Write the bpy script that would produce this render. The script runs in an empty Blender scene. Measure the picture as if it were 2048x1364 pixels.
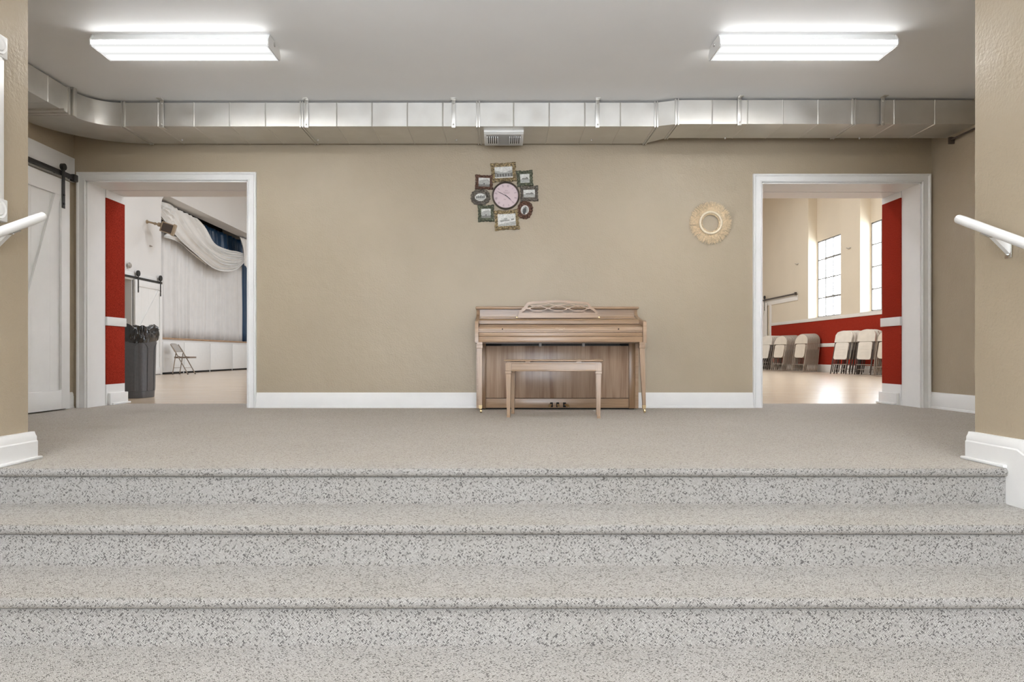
import bpy, bmesh, math, random
from mathutils import Vector, Matrix, Euler
R = math.radians
PI = math.pi
rnd = random.Random(7)
scene = bpy.context.scene
COL = scene.collection

# ------------------------------------------------------------------ materials
MATS = {}
def mat(name):
    m = bpy.data.materials.new(name); m.use_nodes = True
    nt = m.node_tree
    b = nt.nodes['Principled BSDF']
    MATS[name] = m
    return m, nt, b
def N(nt, typ, **kw):
    n = nt.nodes.new(typ)
    for k, v in kw.items():
        if k in n.inputs.keys() if hasattr(n.inputs, 'keys') else False:
            n.inputs[k].default_value = v
        else:
            setattr(n, k, v)
    return n
def L(nt, a, b): nt.links.new(a, b)
def coords(nt, kind='Object', scale=(1, 1, 1)):
    tc = N(nt, 'ShaderNodeTexCoord'); mp = N(nt, 'ShaderNodeMapping')
    mp.inputs['Scale'].default_value = scale
    L(nt, tc.outputs[kind], mp.inputs['Vector'])
    return mp.outputs['Vector']
def ramp(nt, fac, stops):
    r = N(nt, 'ShaderNodeValToRGB')
    e = r.color_ramp.elements
    while len(e) < len(stops): e.new(0.5)
    for el, (p, c) in zip(e, stops):
        el.position = p; el.color = (c[0], c[1], c[2], 1)
    L(nt, fac, r.inputs['Fac'])
    return r.outputs['Color']
def plain(name, col, rough=.5, metal=0, noise=0.04, nscale=8, bump=0, bscale=80, coat=0, spec=.5):
    m, nt, b = mat(name)
    v = coords(nt)
    n = N(nt, 'ShaderNodeTexNoise'); n.inputs['Scale'].default_value = nscale; n.inputs['Detail'].default_value = 4
    L(nt, v, n.inputs['Vector'])
    lo = [max(0, c*(1-noise)) for c in col]; hi = [min(1, c*(1+noise)) for c in col]
    c = ramp(nt, n.outputs['Fac'], [(.3, lo), (.7, hi)])
    L(nt, c, b.inputs['Base Color'])
    b.inputs['Roughness'].default_value = rough; b.inputs['Metallic'].default_value = metal
    b.inputs['Coat Weight'].default_value = coat
    b.inputs['Specular IOR Level'].default_value = spec
    if bump:
        n2 = N(nt, 'ShaderNodeTexNoise'); n2.inputs['Scale'].default_value = bscale; n2.inputs['Detail'].default_value = 3
        L(nt, v, n2.inputs['Vector'])
        bp = N(nt, 'ShaderNodeBump'); bp.inputs['Strength'].default_value = bump; bp.inputs['Distance'].default_value = .004
        L(nt, n2.outputs['Fac'], bp.inputs['Height']); L(nt, bp.outputs['Normal'], b.inputs['Normal'])
    return m
def wood(name, dark, mid, light, scale, rough=.4, streak=None):
    """grain runs along the axis whose scale is smallest"""
    m, nt, b = mat(name)
    v = coords(nt, 'Object', scale)
    n = N(nt, 'ShaderNodeTexNoise'); n.inputs['Scale'].default_value = 3.0; n.inputs['Detail'].default_value = 8
    n.inputs['Roughness'].default_value = .62; n.inputs['Distortion'].default_value = .35
    L(nt, v, n.inputs['Vector'])
    c = ramp(nt, n.outputs['Fac'], [(.28, dark), (.5, mid), (.74, light)])
    if streak:
        v2 = coords(nt, 'Object', streak)
        n2 = N(nt, 'ShaderNodeTexNoise'); n2.inputs['Scale'].default_value = 2.2; n2.inputs['Detail'].default_value = 3
        L(nt, v2, n2.inputs['Vector'])
        c2 = ramp(nt, n2.outputs['Fac'], [(.36, (.6, .52, .48)), (.56, (1, 1, 1))])
        mx = N(nt, 'ShaderNodeMix', data_type='RGBA', blend_type='MULTIPLY'); mx.inputs['Factor'].default_value = 1
        L(nt, c, mx.inputs['A']); L(nt, c2, mx.inputs['B']); c = mx.outputs['Result']
    L(nt, c, b.inputs['Base Color'])
    b.inputs['Roughness'].default_value = rough
    bp = N(nt, 'ShaderNodeBump'); bp.inputs['Strength'].default_value = .06; bp.inputs['Distance'].default_value = .002
    L(nt, n.outputs['Fac'], bp.inputs['Height']); L(nt, bp.outputs['Normal'], b.inputs['Normal'])
    return m
def math_node(nt, op, a, b=None):
    n = N(nt, 'ShaderNodeMath', operation=op)
    for i, x in enumerate((a, b)):
        if x is None: continue
        if isinstance(x, (int, float)): n.inputs[i].default_value = x
        else: L(nt, x, n.inputs[i])
    return n.outputs[0]
def emit(name, col, strength):
    m = bpy.data.materials.new(name); m.use_nodes = True; nt = m.node_tree
    nt.nodes.remove(nt.nodes['Principled BSDF'])
    e = N(nt, 'ShaderNodeEmission'); e.inputs['Color'].default_value = (*col, 1); e.inputs['Strength'].default_value = strength
    L(nt, e.outputs[0], nt.nodes['Material Output'].inputs['Surface'])
    MATS[name] = m
    return m

def make_wall_paint():
    m, nt, b = mat('tan semigloss wall paint')
    v = coords(nt)
    n = N(nt, 'ShaderNodeTexNoise'); n.inputs['Scale'].default_value = 1.6; n.inputs['Detail'].default_value = 5
    L(nt, v, n.inputs['Vector'])
    c = ramp(nt, n.outputs['Fac'], [(.3, (.375, .312, .226)), (.7, (.403, .337, .247))])
    L(nt, c, b.inputs['Base Color'])
    b.inputs['Roughness'].default_value = .42
    b.inputs['Specular IOR Level'].default_value = .45
    n2 = N(nt, 'ShaderNodeTexNoise'); n2.inputs['Scale'].default_value = 70; n2.inputs['Detail'].default_value = 2
    L(nt, v, n2.inputs['Vector'])
    n3 = N(nt, 'ShaderNodeTexNoise'); n3.inputs['Scale'].default_value = 5; n3.inputs['Detail'].default_value = 5
    L(nt, v, n3.inputs['Vector'])
    s = math_node(nt, 'ADD', n2.outputs['Fac'], math_node(nt, 'MULTIPLY', n3.outputs['Fac'], 4.0))
    bp = N(nt, 'ShaderNodeBump'); bp.inputs['Strength'].default_value = .36; bp.inputs['Distance'].default_value = .006
    L(nt, s, bp.inputs['Height']); L(nt, bp.outputs['Normal'], b.inputs['Normal'])
    return m
def make_carpet():
    m, nt, b = mat('berber loop carpet')
    uv = N(nt, 'ShaderNodeUVMap'); uv.uv_map = 'UVMap'
    wob = N(nt, 'ShaderNodeTexNoise'); wob.inputs['Scale'].default_value = 70; wob.inputs['Detail'].default_value = 1
    L(nt, uv.outputs['UV'], wob.inputs['Vector'])
    sep = N(nt, 'ShaderNodeSeparateXYZ'); L(nt, uv.outputs['UV'], sep.inputs[0])
    sw = N(nt, 'ShaderNodeSeparateColor'); L(nt, wob.outputs['Color'], sw.inputs[0])
    u = math_node(nt, 'ADD', sep.outputs[0], math_node(nt, 'MULTIPLY', sw.outputs[0], .0045))
    w = math_node(nt, 'ADD', sep.outputs[1], math_node(nt, 'MULTIPLY', sw.outputs[1], .0045))
    s = .0070
    p = math_node(nt, 'DIVIDE', math_node(nt, 'ADD', u, w), s*1.4142)
    q = math_node(nt, 'DIVIDE', math_node(nt, 'SUBTRACT', u, w), s*1.4142)
    fp = math_node(nt, 'FLOOR', p); fq = math_node(nt, 'FLOOR', q)
    chk = math_node(nt, 'FLOORED_MODULO', math_node(nt, 'ADD', fp, fq), 2.0)
    q3 = math_node(nt, 'MULTIPLY', q, 2.0); p3 = math_node(nt, 'MULTIPLY', p, 2.0)
    def strand(along, across3):
        cv = N(nt, 'ShaderNodeCombineXYZ'); L(nt, math_node(nt, 'FLOOR', along), cv.inputs[0]); L(nt, math_node(nt, 'FLOOR', across3), cv.inputs[1])
        wn = N(nt, 'ShaderNodeTexWhiteNoise', noise_dimensions='2D'); L(nt, cv.outputs[0], wn.inputs['Vector'])
        cv2 = N(nt, 'ShaderNodeCombineXYZ'); L(nt, math_node(nt, 'FLOOR', along), cv2.inputs[0]); L(nt, math_node(nt, 'FLOOR', math_node(nt, 'ADD', across3, .5)), cv2.inputs[1])
        wn2 = N(nt, 'ShaderNodeTexWhiteNoise', noise_dimensions='2D'); L(nt, cv2.outputs[0], wn2.inputs['Vector'])
        fr = math_node(nt, 'FRACT', across3)
        edge = math_node(nt, 'ABSOLUTE', math_node(nt, 'SUBTRACT', fr, .5))      # .5 at strand edge
        return wn.outputs['Value'], edge, wn2.outputs['Value']
    v1, e1, h1 = strand(p, q3); v2, e2, h2 = strand(q, p3)
    def mixf(a, c):
        mx = N(nt, 'ShaderNodeMix', data_type='FLOAT'); L(nt, chk, mx.inputs['Factor']); L(nt, a, mx.inputs['A']); L(nt, c, mx.inputs['B'])
        return mx.outputs['Result']
    val = mixf(v1, v2); edge = mixf(e1, e2); gapv = mixf(h1, h2)
    c = ramp(nt, val, [(.0, (.09, .087, .085)), (.10, (.12, .117, .115)), (.20, (.28, .272, .262)), (.5, (.395, .383, .368)), (1, (.475, .463, .447))])
    # dark backing shows through some of the gaps between the loops
    ge = ramp(nt, edge, [(.18, (0, 0, 0)), (.36, (1, 1, 1))])
    gv = ramp(nt, gapv, [(.15, (0, 0, 0)), (.75, (1, 1, 1))])
    gm = N(nt, 'ShaderNodeMix', data_type='RGBA', blend_type='MULTIPLY'); gm.inputs['Factor'].default_value = 1
    L(nt, ge, gm.inputs['A']); L(nt, gv, gm.inputs['B'])
    mx = N(nt, 'ShaderNodeMix', data_type='RGBA'); L(nt, gm.outputs['Result'], mx.inputs['Factor'])
    L(nt, c, mx.inputs['A']); mx.inputs['B'].default_value = (.075, .07, .068, 1)
    # slow wear variation
    n = N(nt, 'ShaderNodeTexNoise'); n.inputs['Scale'].default_value = 2.2; n.inputs['Detail'].default_value = 4
    L(nt, uv.outputs['UV'], n.inputs['Vector'])
    wv = ramp(nt, n.outputs['Fac'], [(.3, (.93, .92, .90)), (.7, (1, 1, 1))])
    mx2 = N(nt, 'ShaderNodeMix', data_type='RGBA', blend_type='MULTIPLY'); mx2.inputs['Factor'].default_value = 1
    L(nt, mx.outputs['Result'], mx2.inputs['A']); L(nt, wv, mx2.inputs['B'])
    L(nt, mx2.outputs['Result'], b.inputs['Base Color'])
    b.inputs['Roughness'].default_value = 1; b.inputs['Specular IOR Level'].default_value = .05
    b.inputs['Sheen Weight'].default_value = .38; b.inputs['Sheen Roughness'].default_value = .5
    b.inputs['Sheen Tint'].default_value = (.98, .86, .70, 1)
    h = math_node(nt, 'SUBTRACT', .5, edge)
    bp = N(nt, 'ShaderNodeBump'); bp.inputs['Strength'].default_value = .3; bp.inputs['Distance'].default_value = .003
    L(nt, h, bp.inputs['Height']); L(nt, bp.outputs['Normal'], b.inputs['Normal'])
    return m
def make_floor_wood():
    m, nt, b = mat('varnished maple strip floor')
    v = coords(nt)
    br = N(nt, 'ShaderNodeTexBrick'); br.offset = .37
    br.inputs['Scale'].default_value = 1.0
    br.inputs['Brick Width'].default_value = 1.3; br.inputs['Row Height'].default_value = .06
    br.inputs['Mortar Size'].default_value = .0012
    br.inputs['Color1'].default_value = (.60, .475, .345, 1); br.inputs['Color2'].default_value = (.66, .54, .41, 1)
    br.inputs['Mortar'].default_value = (.48, .36, .25, 1)
    L(nt, v, br.inputs['Vector'])
    v2 = coords(nt, 'Object', (1.2, 16, 1))
    n = N(nt, 'ShaderNodeTexNoise'); n.inputs['Scale'].default_value = 2; n.inputs['Detail'].default_value = 6
    L(nt, v2, n.inputs['Vector'])
    g = ramp(nt, n.outputs['Fac'], [(.3, (.84, .81, .78)), (.65, (1, 1, 1))])
    mx = N(nt, 'ShaderNodeMix', data_type='RGBA', blend_type='MULTIPLY'); mx.inputs['Factor'].default_value = 1
    L(nt, br.outputs['Color'], mx.inputs['A']); L(nt, g, mx.inputs['B'])
    L(nt, mx.outputs['Result'], b.inputs['Base Color'])
    b.inputs['Roughness'].default_value = .21; b.inputs['Specular IOR Level'].default_value = .45
    n4 = N(nt, 'ShaderNodeTexNoise'); n4.inputs['Scale'].default_value = 3
    L(nt, v2, n4.inputs['Vector'])
    bp = N(nt, 'ShaderNodeBump'); bp.inputs['Strength'].default_value = .05; bp.inputs['Distance'].default_value = .004
    L(nt, n4.outputs['Fac'], bp.inputs['Height']); L(nt, bp.outputs['Normal'], b.inputs['Normal'])
    return m
def make_red_carpet():
    m, nt, b = mat('red wall carpet')
    v = coords(nt)
    n = N(nt, 'ShaderNodeTexNoise'); n.inputs['Scale'].default_value = 210; n.inputs['Detail'].default_value = 2
    L(nt, v, n.inputs['Vector'])
    c = ramp(nt, n.outputs['Fac'], [(.28, (.13, .010, .005)), (.5, (.33, .030, .015)), (.74, (.44, .055, .030))])
    L(nt, c, b.inputs['Base Color'])
    b.inputs['Roughness'].default_value = 1; b.inputs['Specular IOR Level'].default_value = .05
    bp = N(nt, 'ShaderNodeBump'); bp.inputs['Strength'].default_value = .8; bp.inputs['Distance'].default_value = .006
    L(nt, n.outputs['Fac'], bp.inputs['Height']); L(nt, bp.outputs['Normal'], b.inputs['Normal'])
    return m
def make_galv():
    m, nt, b = mat('galvanized sheet steel')
    v = coords(nt, 'Object', (1, 1, 1))
    n = N(nt, 'ShaderNodeTexNoise'); n.inputs['Scale'].default_value = 6; n.inputs['Detail'].default_value = 6
    L(nt, v, n.inputs['Vector'])
    c = ramp(nt, n.outputs['Fac'], [(.3, (.66, .645, .61)), (.7, (.74, .73, .70))])
    L(nt, c, b.inputs['Base Color'])
    b.inputs['Metallic'].default_value = .9
    rr = ramp(nt, n.outputs['Fac'], [(.3, (.34, .34, .34)), (.7, (.48, .48, .48))])
    L(nt, rr, b.inputs['Roughness'])
    n2 = N(nt, 'ShaderNodeTexNoise'); n2.inputs['Scale'].default_value = 2.5; n2.inputs['Detail'].default_value = 1
    L(nt, v, n2.inputs['Vector'])
    bp = N(nt, 'ShaderNodeBump'); bp.inputs['Strength'].default_value = .12; bp.inputs['Distance'].default_value = .02
    L(nt, n2.outputs['Fac'], bp.inputs['Height']); L(nt, bp.outputs['Normal'], b.inputs['Normal'])
    return m
def make_patina(name, metalcol, darkcol, scale=90):
    m, nt, b = mat(name)
    v = coords(nt)
    n = N(nt, 'ShaderNodeTexNoise'); n.inputs['Scale'].default_value = scale; n.inputs['Detail'].default_value = 2
    n.inputs['Distortion'].default_value = 1.2
    L(nt, v, n.inputs['Vector'])
    c = ramp(nt, n.outputs['Fac'], [(.38, darkcol), (.5, [(a+d)/2 for a, d in zip(metalcol, darkcol)]), (.6, metalcol)])
    L(nt, c, b.inputs['Base Color'])
    b.inputs['Roughness'].default_value = .45; b.inputs['Metallic'].default_value = .15
    bp = N(nt, 'ShaderNodeBump'); bp.inputs['Strength'].default_value = .5; bp.inputs['Distance'].default_value = .004
    L(nt, n.outputs['Fac'], bp.inputs['Height']); L(nt, bp.outputs['Normal'], b.inputs['Normal'])
    return m
def make_cloth(name, col, trans=.0, rough=.9):
    m, nt, b = mat(name)
    v = coords(nt)
    n = N(nt, 'ShaderNodeTexNoise'); n.inputs['Scale'].default_value = 4; n.inputs['Detail'].default_value = 4
    L(nt, v, n.inputs['Vector'])
    c = ramp(nt, n.outputs['Fac'], [(.3, [x*.94 for x in col]), (.7, col)])
    L(nt, c, b.inputs['Base Color'])
    b.inputs['Roughness'].default_value = rough; b.inputs['Specular IOR Level'].default_value = .15
    b.inputs['Sheen Weight'].default_value = .1
    return m

WALL = make_wall_paint()
CARPET = make_carpet()
MAPLE = make_floor_wood()
RED = make_red_carpet()
GALV = make_galv()
TRIM = plain('white satin trim paint', (.80, .80, .79), .38, noise=.015, bump=.05, bscale=60)
CEIL = plain('flat white ceiling paint', (.91, .91, .91), .55, noise=.015, nscale=2, bump=.05, bscale=40)
HALLWHITE = plain('white hall wall paint', (.72, .712, .70), .7, noise=.02, nscale=1)
HALLTAN = plain('cream hall wall paint', (.70, .61, .475), .7, noise=.025, nscale=1)
HALLTRIM = plain('ivory hall trim paint', (.78, .74, .68), .5, noise=.02)
RECESS = plain('grey corridor paint', (.42, .41, .39), .8, noise=.02)
BLACKIRON = plain('black iron', (.018, .017, .016), .5, noise=.1, bump=.1)
CHROME = plain('bright chrome', (.75, .74, .72), .15, 1, noise=.02)
BRASS = plain('aged brass', (.62, .47, .26), .3, 1, noise=.08)
DARKGAP = plain('black parts and gap shade', (.01, .009, .008), .9)  # flat black stands in for shade in gaps and slots; also colours dark parts
PWX = wood('walnut grain lengthwise', (.255, .160, .092), (.335, .220, .135), (.405, .280, .180), (1.2, 34, 34), .28)
PWZ = wood('walnut grain upright', (.27, .172, .10), (.355, .238, .15), (.42, .29, .19), (36, 36, 1.2), .30)
PWP = wood('figured walnut veneer', (.32, .215, .145), (.40, .28, .195), (.46, .335, .24), (34, 34, .9), .26, streak=(5.5, 5.5, .45))
POSTWOOD = wood('shaded walnut post', (.15, .085, .042), (.225, .135, .07), (.28, .175, .10), (34, 34, 1.2), .32)  # brown post wood, darkened further for the shade below the keybed
SHELFWOOD = wood('amber walnut shelf', (.20, .125, .066), (.285, .18, .10), (.36, .24, .145), (1.2, 34, 34), .28)
SHINYWHITE = plain('white enamel', (.84, .84, .83), .3, noise=.01)
PLASTIC_W = plain('white moulded plastic', (.68, .62, .53), .45, noise=.05)
CHAIRBEIGE = plain('beige enamelled steel', (.60, .52, .42), .4, noise=.05)
CHAIRTUBE = plain('grey-brown enamelled tube', (.30, .24, .185), .4, noise=.06)
CHAIRDARK = plain('dark brown enamelled tube', (.060, .043, .033), .4, noise=.08)
CHAIRVINYL = plain('taupe vinyl', (.23, .18, .145), .5, noise=.05)
CHAIRGREY = plain('taupe enamelled steel', (.42, .39, .36), .4, noise=.05)
CANGREY = plain('grey moulded polyethylene', (.075, .076, .082), .36, noise=.10, nscale=40, bump=.12, bscale=220)
RAFFIA = plain('raffia fibre', (.66, .52, .34), .8, noise=.22, nscale=70)
CORDM = plain('cotton cord', (.76, .66, .50), .8, noise=.08, nscale=60)
DRAPE = make_cloth('white stage drape', (.80, .795, .79))
SHEER = make_cloth('sheer white swag cloth', (.84, .835, .82))
BLUE = make_cloth('blue satin curtain', (.012, .060, .14), rough=.35)
BLUE.node_tree.nodes['Principled BSDF'].inputs['Specular IOR Level'].default_value = .6
STAGEWOOD = wood('stage edge oak', (.25, .15, .08), (.40, .26, .16), (.5, .34, .22), (20, 2, 20), .4)
BEIGEPLASTIC = plain('beige spotlight enamel', (.35, .27, .18), .45, noise=.08)
BAG = plain('black bin liner plastic', (.012, .011, .0105), .2, noise=.1, spec=.6)
MUNTIN = plain('grey steel sash paint', (.20, .19, .175), .5, noise=.05)

# ------------------------------------------------------------------ geometry helper
class G:
    def __init__(s): s.bm = bmesh.new(); s.mi = 0
    def _tag(s, faces):
        for f in faces: f.material_index = s.mi
    def box(s, x0, x1, y0, y1, z0, z1, bev=0, seg=2, M=None):
        n0 = len(s.bm.faces)
        c = ((x0+x1)/2, (y0+y1)/2, (z0+z1)/2)
        mt = Matrix.Translation(c) @ Matrix.Diagonal((abs(x1-x0), abs(y1-y0), abs(z1-z0), 1))
        r = bmesh.ops.create_cube(s.bm, size=1, matrix=mt)
        vs = r['verts']
        fs = list({f for v in vs for f in v.link_faces})
        s._tag(fs)
        if bev:
            es = list({e for v in vs for e in v.link_edges})
            rr = bmesh.ops.bevel(s.bm, geom=es, offset=bev, segments=seg, affect='EDGES', profile=.5)
            vs = list({v for f in rr['faces'] for v in f.verts} | {v for v in vs if v.is_valid})
            s._tag(rr['faces'])
        if M is not None:
            vs = list({v for v in vs if v.is_valid})
            allv = set(vs)
            for v in vs:
                for f in v.link_faces: allv.update(f.verts)
            bmesh.ops.transform(s.bm, matrix=M, verts=list(allv))
        return s
    def face(s, pts):
        vs = [s.bm.verts.new(p) for p in pts]
        f = s.bm.faces.new(vs); f.material_index = s.mi
        return f
    def prism(s, pts, axis, a, b):
        """pts: 2D outline; axis x: (y,z), y: (x,z), z: (x,y); extruded from a to b"""
        def P(p, t):
            return {'x': (t, p[0], p[1]), 'y': (p[0], t, p[1]), 'z': (p[0], p[1], t)}[axis]
        A = [s.bm.verts.new(P(p, a)) for p in pts]; B = [s.bm.verts.new(P(p, b)) for p in pts]
        n = len(pts)
        fs = [s.bm.faces.new(A), s.bm.faces.new(list(reversed(B)))]
        for i in range(n):
            j = (i+1) % n
            fs.append(s.bm.faces.new((A[j], A[i], B[i], B[j])))
        s._tag(fs)
        return s
    def loft(s, rings, cap=True, closed=True):
        rs = [[s.bm.verts.new(p) for p in r] for r in rings]
        n = len(rs[0]); fs = []
        for a, b in zip(rs, rs[1:]):
            for i in range(n if closed else n-1):
                j = (i+1) % n
                fs.append(s.bm.faces.new((a[i], a[j], b[j], b[i])))
        if cap and closed:
            fs.append(s.bm.faces.new(list(reversed(rs[0])))); fs.append(s.bm.faces.new(rs[-1]))
        s._tag(fs)
        return s
    def tube(s, pts, r, seg=10, closed=False, cap=True, flat=None):
        pts = [Vector(p) for p in pts]; n = len(pts)
        rr = r if isinstance(r, (list, tuple)) else [r]*n
        rings = []
        prev = None
        for i, p in enumerate(pts):
            if closed: t = pts[(i+1) % n] - pts[i-1]
            else: t = pts[min(i+1, n-1)] - pts[max(i-1, 0)]
            t.normalize()
            if prev is None:
                u = t.orthogonal().normalized()
            else:
                u = (prev - t*prev.dot(t)).normalized()
            prev = u; w = t.cross(u)
            rings.append([p + (u*math.cos(2*PI*k/seg) + w*math.sin(2*PI*k/seg))*rr[i] for k in range(seg)])
        if closed: rings.append(rings[0])
        return s.loft(rings, cap=cap and not closed)
    def cyl(s, p0, p1, r, seg=16, r2=None):
        return s.tube([p0, p1], [r, r if r2 is None else r2], seg)
    def lathe(s, c, axis, prof, seg=32):
        """prof: (radius, height along axis)"""
        c = Vector(c); ax = Vector(axis).normalized(); u = ax.orthogonal().normalized(); w = ax.cross(u)
        rings = [[c + ax*h + (u*math.cos(2*PI*k/seg) + w*math.sin(2*PI*k/seg))*max(r, 1e-4) for k in range(seg)] for r, h in prof]
        return s.loft(rings)
    def ball(s, c, r, seg=12, sc=(1, 1, 1)):
        rr = bmesh.ops.create_uvsphere(s.bm, u_segments=seg, v_segments=max(6, seg*2//3), radius=r,
                                       matrix=Matrix.Translation(c) @ Matrix.Diagonal((*sc, 1)))
        s._tag({f for v in rr['verts'] for f in v.link_faces})
        return s
    def grid(s, fn, nu, nv):
        vs = [[s.bm.verts.new(fn(i/nu, j/nv)) for j in range(nv+1)] for i in range(nu+1)]
        fs = [s.bm.faces.new((vs[i][j], vs[i+1][j], vs[i+1][j+1], vs[i][j+1])) for i in range(nu) for j in range(nv)]
        s._tag(fs)
        return s
    def xform(s, M):
        bmesh.ops.transform(s.bm, matrix=M, verts=list(s.bm.verts)); return s
    def obj(s, name, mats, parent=None, smooth=35, loc=None, solid=0, label=None):
        me = bpy.data.meshes.new(name)
        bmesh.ops.recalc_face_normals(s.bm, faces=list(s.bm.faces))
        s.bm.to_mesh(me); s.bm.free()
        for m in (mats if isinstance(mats, (list, tuple)) else [mats]): me.materials.append(m)
        if smooth:
            me.shade_smooth(); me.set_sharp_from_angle(angle=R(smooth))
        o = bpy.data.objects.new(name, me); COL.objects.link(o)
        if parent is not None: o.parent = parent
        if loc is not None: o.location = loc
        if solid:
            md = o.modifiers.new('thickness', 'SOLIDIFY'); md.thickness = solid; md.offset = 0
        if label: o['label'] = label
        return o
def tag(o, label, cat, group=None):
    o['label'] = label; o['category'] = cat
    if group: o['group'] = group
    return o
def thing(name, loc, label, cat, group=None, rot=(0, 0, 0)):
    o = bpy.data.objects.new(name, None); COL.objects.link(o)
    o.location = loc; o.rotation_euler = rot; o.empty_display_size = .1
    return tag(o, label, cat, group)
def struct(o):
    o['kind'] = 'structure'; return o
def copy_tree(o, parent=None):
    c = o.copy(); COL.objects.link(c)
    if parent is not None: c.parent = parent
    for ch in list(o.children): copy_tree(ch, c)
    return c

# ------------------------------------------------------------------ layout constants (metres; landing carpet is z = 0)
CAM_Z = .5
YB = 6.40            # back wall face
YG = 7.02            # hall side of the thick wall
XL, XR = -4.00, 4.04 # landing side walls
XSL, XSR = -2.25, 2.26   # stair side walls
YP = 3.25            # where the stair walls end
ZC = 2.68            # ceiling
D1 = (-3.885, -2.366, 2.128)   # left opening x0 x1 ztop
D2 = (2.445, 3.945, 2.112)     # right opening
HXL, HXR = -8.5, 9.2
HZC = 6.0
HYB = 27.0
FZ = -.64            # lower foyer floor
FYB = -4.2           # foyer back wall

# ------------------------------------------------------------------ shell: landing and stair
g = G()
for x0, x1 in ((XL-.2, D1[0]-.0), (D1[1], D2[0]), (D2[1], XR+.2)):
    g.box(x0, x1, YB, YG, -.2, HZC)
g.box(D1[0], D1[1], YB, YG, D1[2], HZC); g.box(D2[0], D2[1], YB, YG, D2[2], HZC)
struct(g.obj('wall_back', WALL, smooth=0))
g = G()
g.box(HXL-.5, XL-.2, YG-.3, YG, -.2, HZC); g.box(XR+.2, HXR+.3, YG-.3, YG, -.2, HZC)
struct(g.obj('wall_hall_front', HALLWHITE, smooth=0))
g = G(); g.box(XL-.2, XL, YP-.2, YB, -.2, ZC+.1)
struct(g.obj('wall_left', WALL, smooth=0))
g = G(); g.box(XR, XR+.2, YP-.2, YB, -.2, ZC+.1)
struct(g.obj('wall_right', WALL, smooth=0))
# stair walls, left one with a window opening
WY0, WY1, WZ0, WZ1 = 1.95, 2.965, 1.185, 1.83
g = G()
def stairwall(g, xi, xo):
    pass
g.box(XSL-.2, XSL, FYB, WY0, FZ-.1, ZC+.1); g.box(XSL-.2, XSL, WY1, YP, FZ-.1, ZC+.1)
g.box(XSL-.2, XSL, WY0, WY1, FZ-.1, WZ0); g.box(XSL-.2, XSL, WY0, WY1, WZ1, ZC+.1)
g.box(XL-.2, XSL-.2, YP-.2, YP, -.2, ZC+.1)
struct(g.obj('wall_stair_left', WALL, smooth=0))
g = G()
g.box(XSR, XSR+.2, FYB, YP, FZ-.1, ZC+.1); g.box(XSR+.2, XR+.2, YP-.2, YP, -.2, ZC+.1)
struct(g.obj('wall_stair_right', WALL, smooth=0))
g = G(); g.box(XL-.2, XR+.2, FYB-.2, YB, ZC, ZC+.1)
struct(g.obj('ceiling', CEIL, smooth=0))
# foyer back wall with glazed entrance
g = G()
g.box(XSL-.2, -1.5, FYB-.2, FYB, FZ-.1, ZC); g.box(1.5, XSR+.2, FYB-.2, FYB, FZ-.1, ZC); g.box(-1.5, 1.5, FYB-.2, FYB, 2.35, ZC)
struct(g.obj('wall_foyer', WALL, smooth=0))

# carpeted landing and stairs, one unrolled surface each
def uv_mesh(name, rows, mats, smooth=50):
    """rows: list of (list of points, v); u = x"""
    bm = bmesh.new(); uvl = bm.loops.layers.uv.new('UVMap')
    prev = None
    for pts, v in rows:
        cur = [(bm.verts.new(p), (p[0], v)) for p in pts]
        if prev:
            for i in range(len(pts)-1):
                q = (prev[i], prev[i+1], cur[i+1], cur[i])
                f = bm.faces.new([a[0] for a in q])
                for lp, a in zip(f.loops, q): lp[uvl].uv = a[1]
        prev = cur
    bmesh.ops.recalc_face_normals(bm, faces=list(bm.faces))
    me = bpy.data.meshes.new(name); bm.to_mesh(me); bm.free(); me.materials.append(mats)
    me.shade_smooth(); me.set_sharp_from_angle(angle=R(smooth))
    o = bpy.data.objects.new(name, me); COL.objects.link(o)
    return o
NOSE = [2.993, 2.628, 2.285, 1.93]
TZ = [0, -.158, -.317, -.481, FZ]
struct(uv_mesh('floor', [([(XL, YP-.02, 0), (XR, YP-.02, 0)], YP-.02), ([(XL, YG-.07, 0), (XR, YG-.07, 0)], YG-.07)], CARPET))
prof = []      # (y,z) walking from landing down
prof.append((YP-.02, 0))
for i, yn in enumerate(NOSE):
    z = TZ[i]
    r = .018
    for k in range(7):
        a = PI/2 - k*PI/6
        prof.append((yn + r*.9 - math.cos(a)*r, z - .0185 + math.sin(a)*.0185))
    prof.append((yn+.012, z-.0375)); prof.append((yn+.022, z-.039)); prof.append((yn+.015, z-.043))
    prof.append((yn+.014, TZ[i+1]+.006)); prof.append((yn+.010, TZ[i+1]))
prof.append((FYB, FZ))
rows = []; v = -(YP-.02)
xs = [XSL, XSL+1.2, XSL+2.4, XSL+3.4, XSR]
pp = None
for y, z in prof:
    if pp is not None: v += math.hypot(y-pp[0], z-pp[1])
    rows.append(([(x, y, z) for x in xs], -v)); pp = (y, z)
struct(uv_mesh('stairs', rows, CARPET, 60))

g = G(); g.box(XL-.2, XR+.2, FYB-.2, YG-.07, FZ-.3, FZ-.1); g.box(XL-.2, XR+.2, YP-.1, YG-.08, -.3, -.05)
struct(g.obj('light_block_slab', RECESS, smooth=0))  # unseen slab added to block sky light under the stairs
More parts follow.
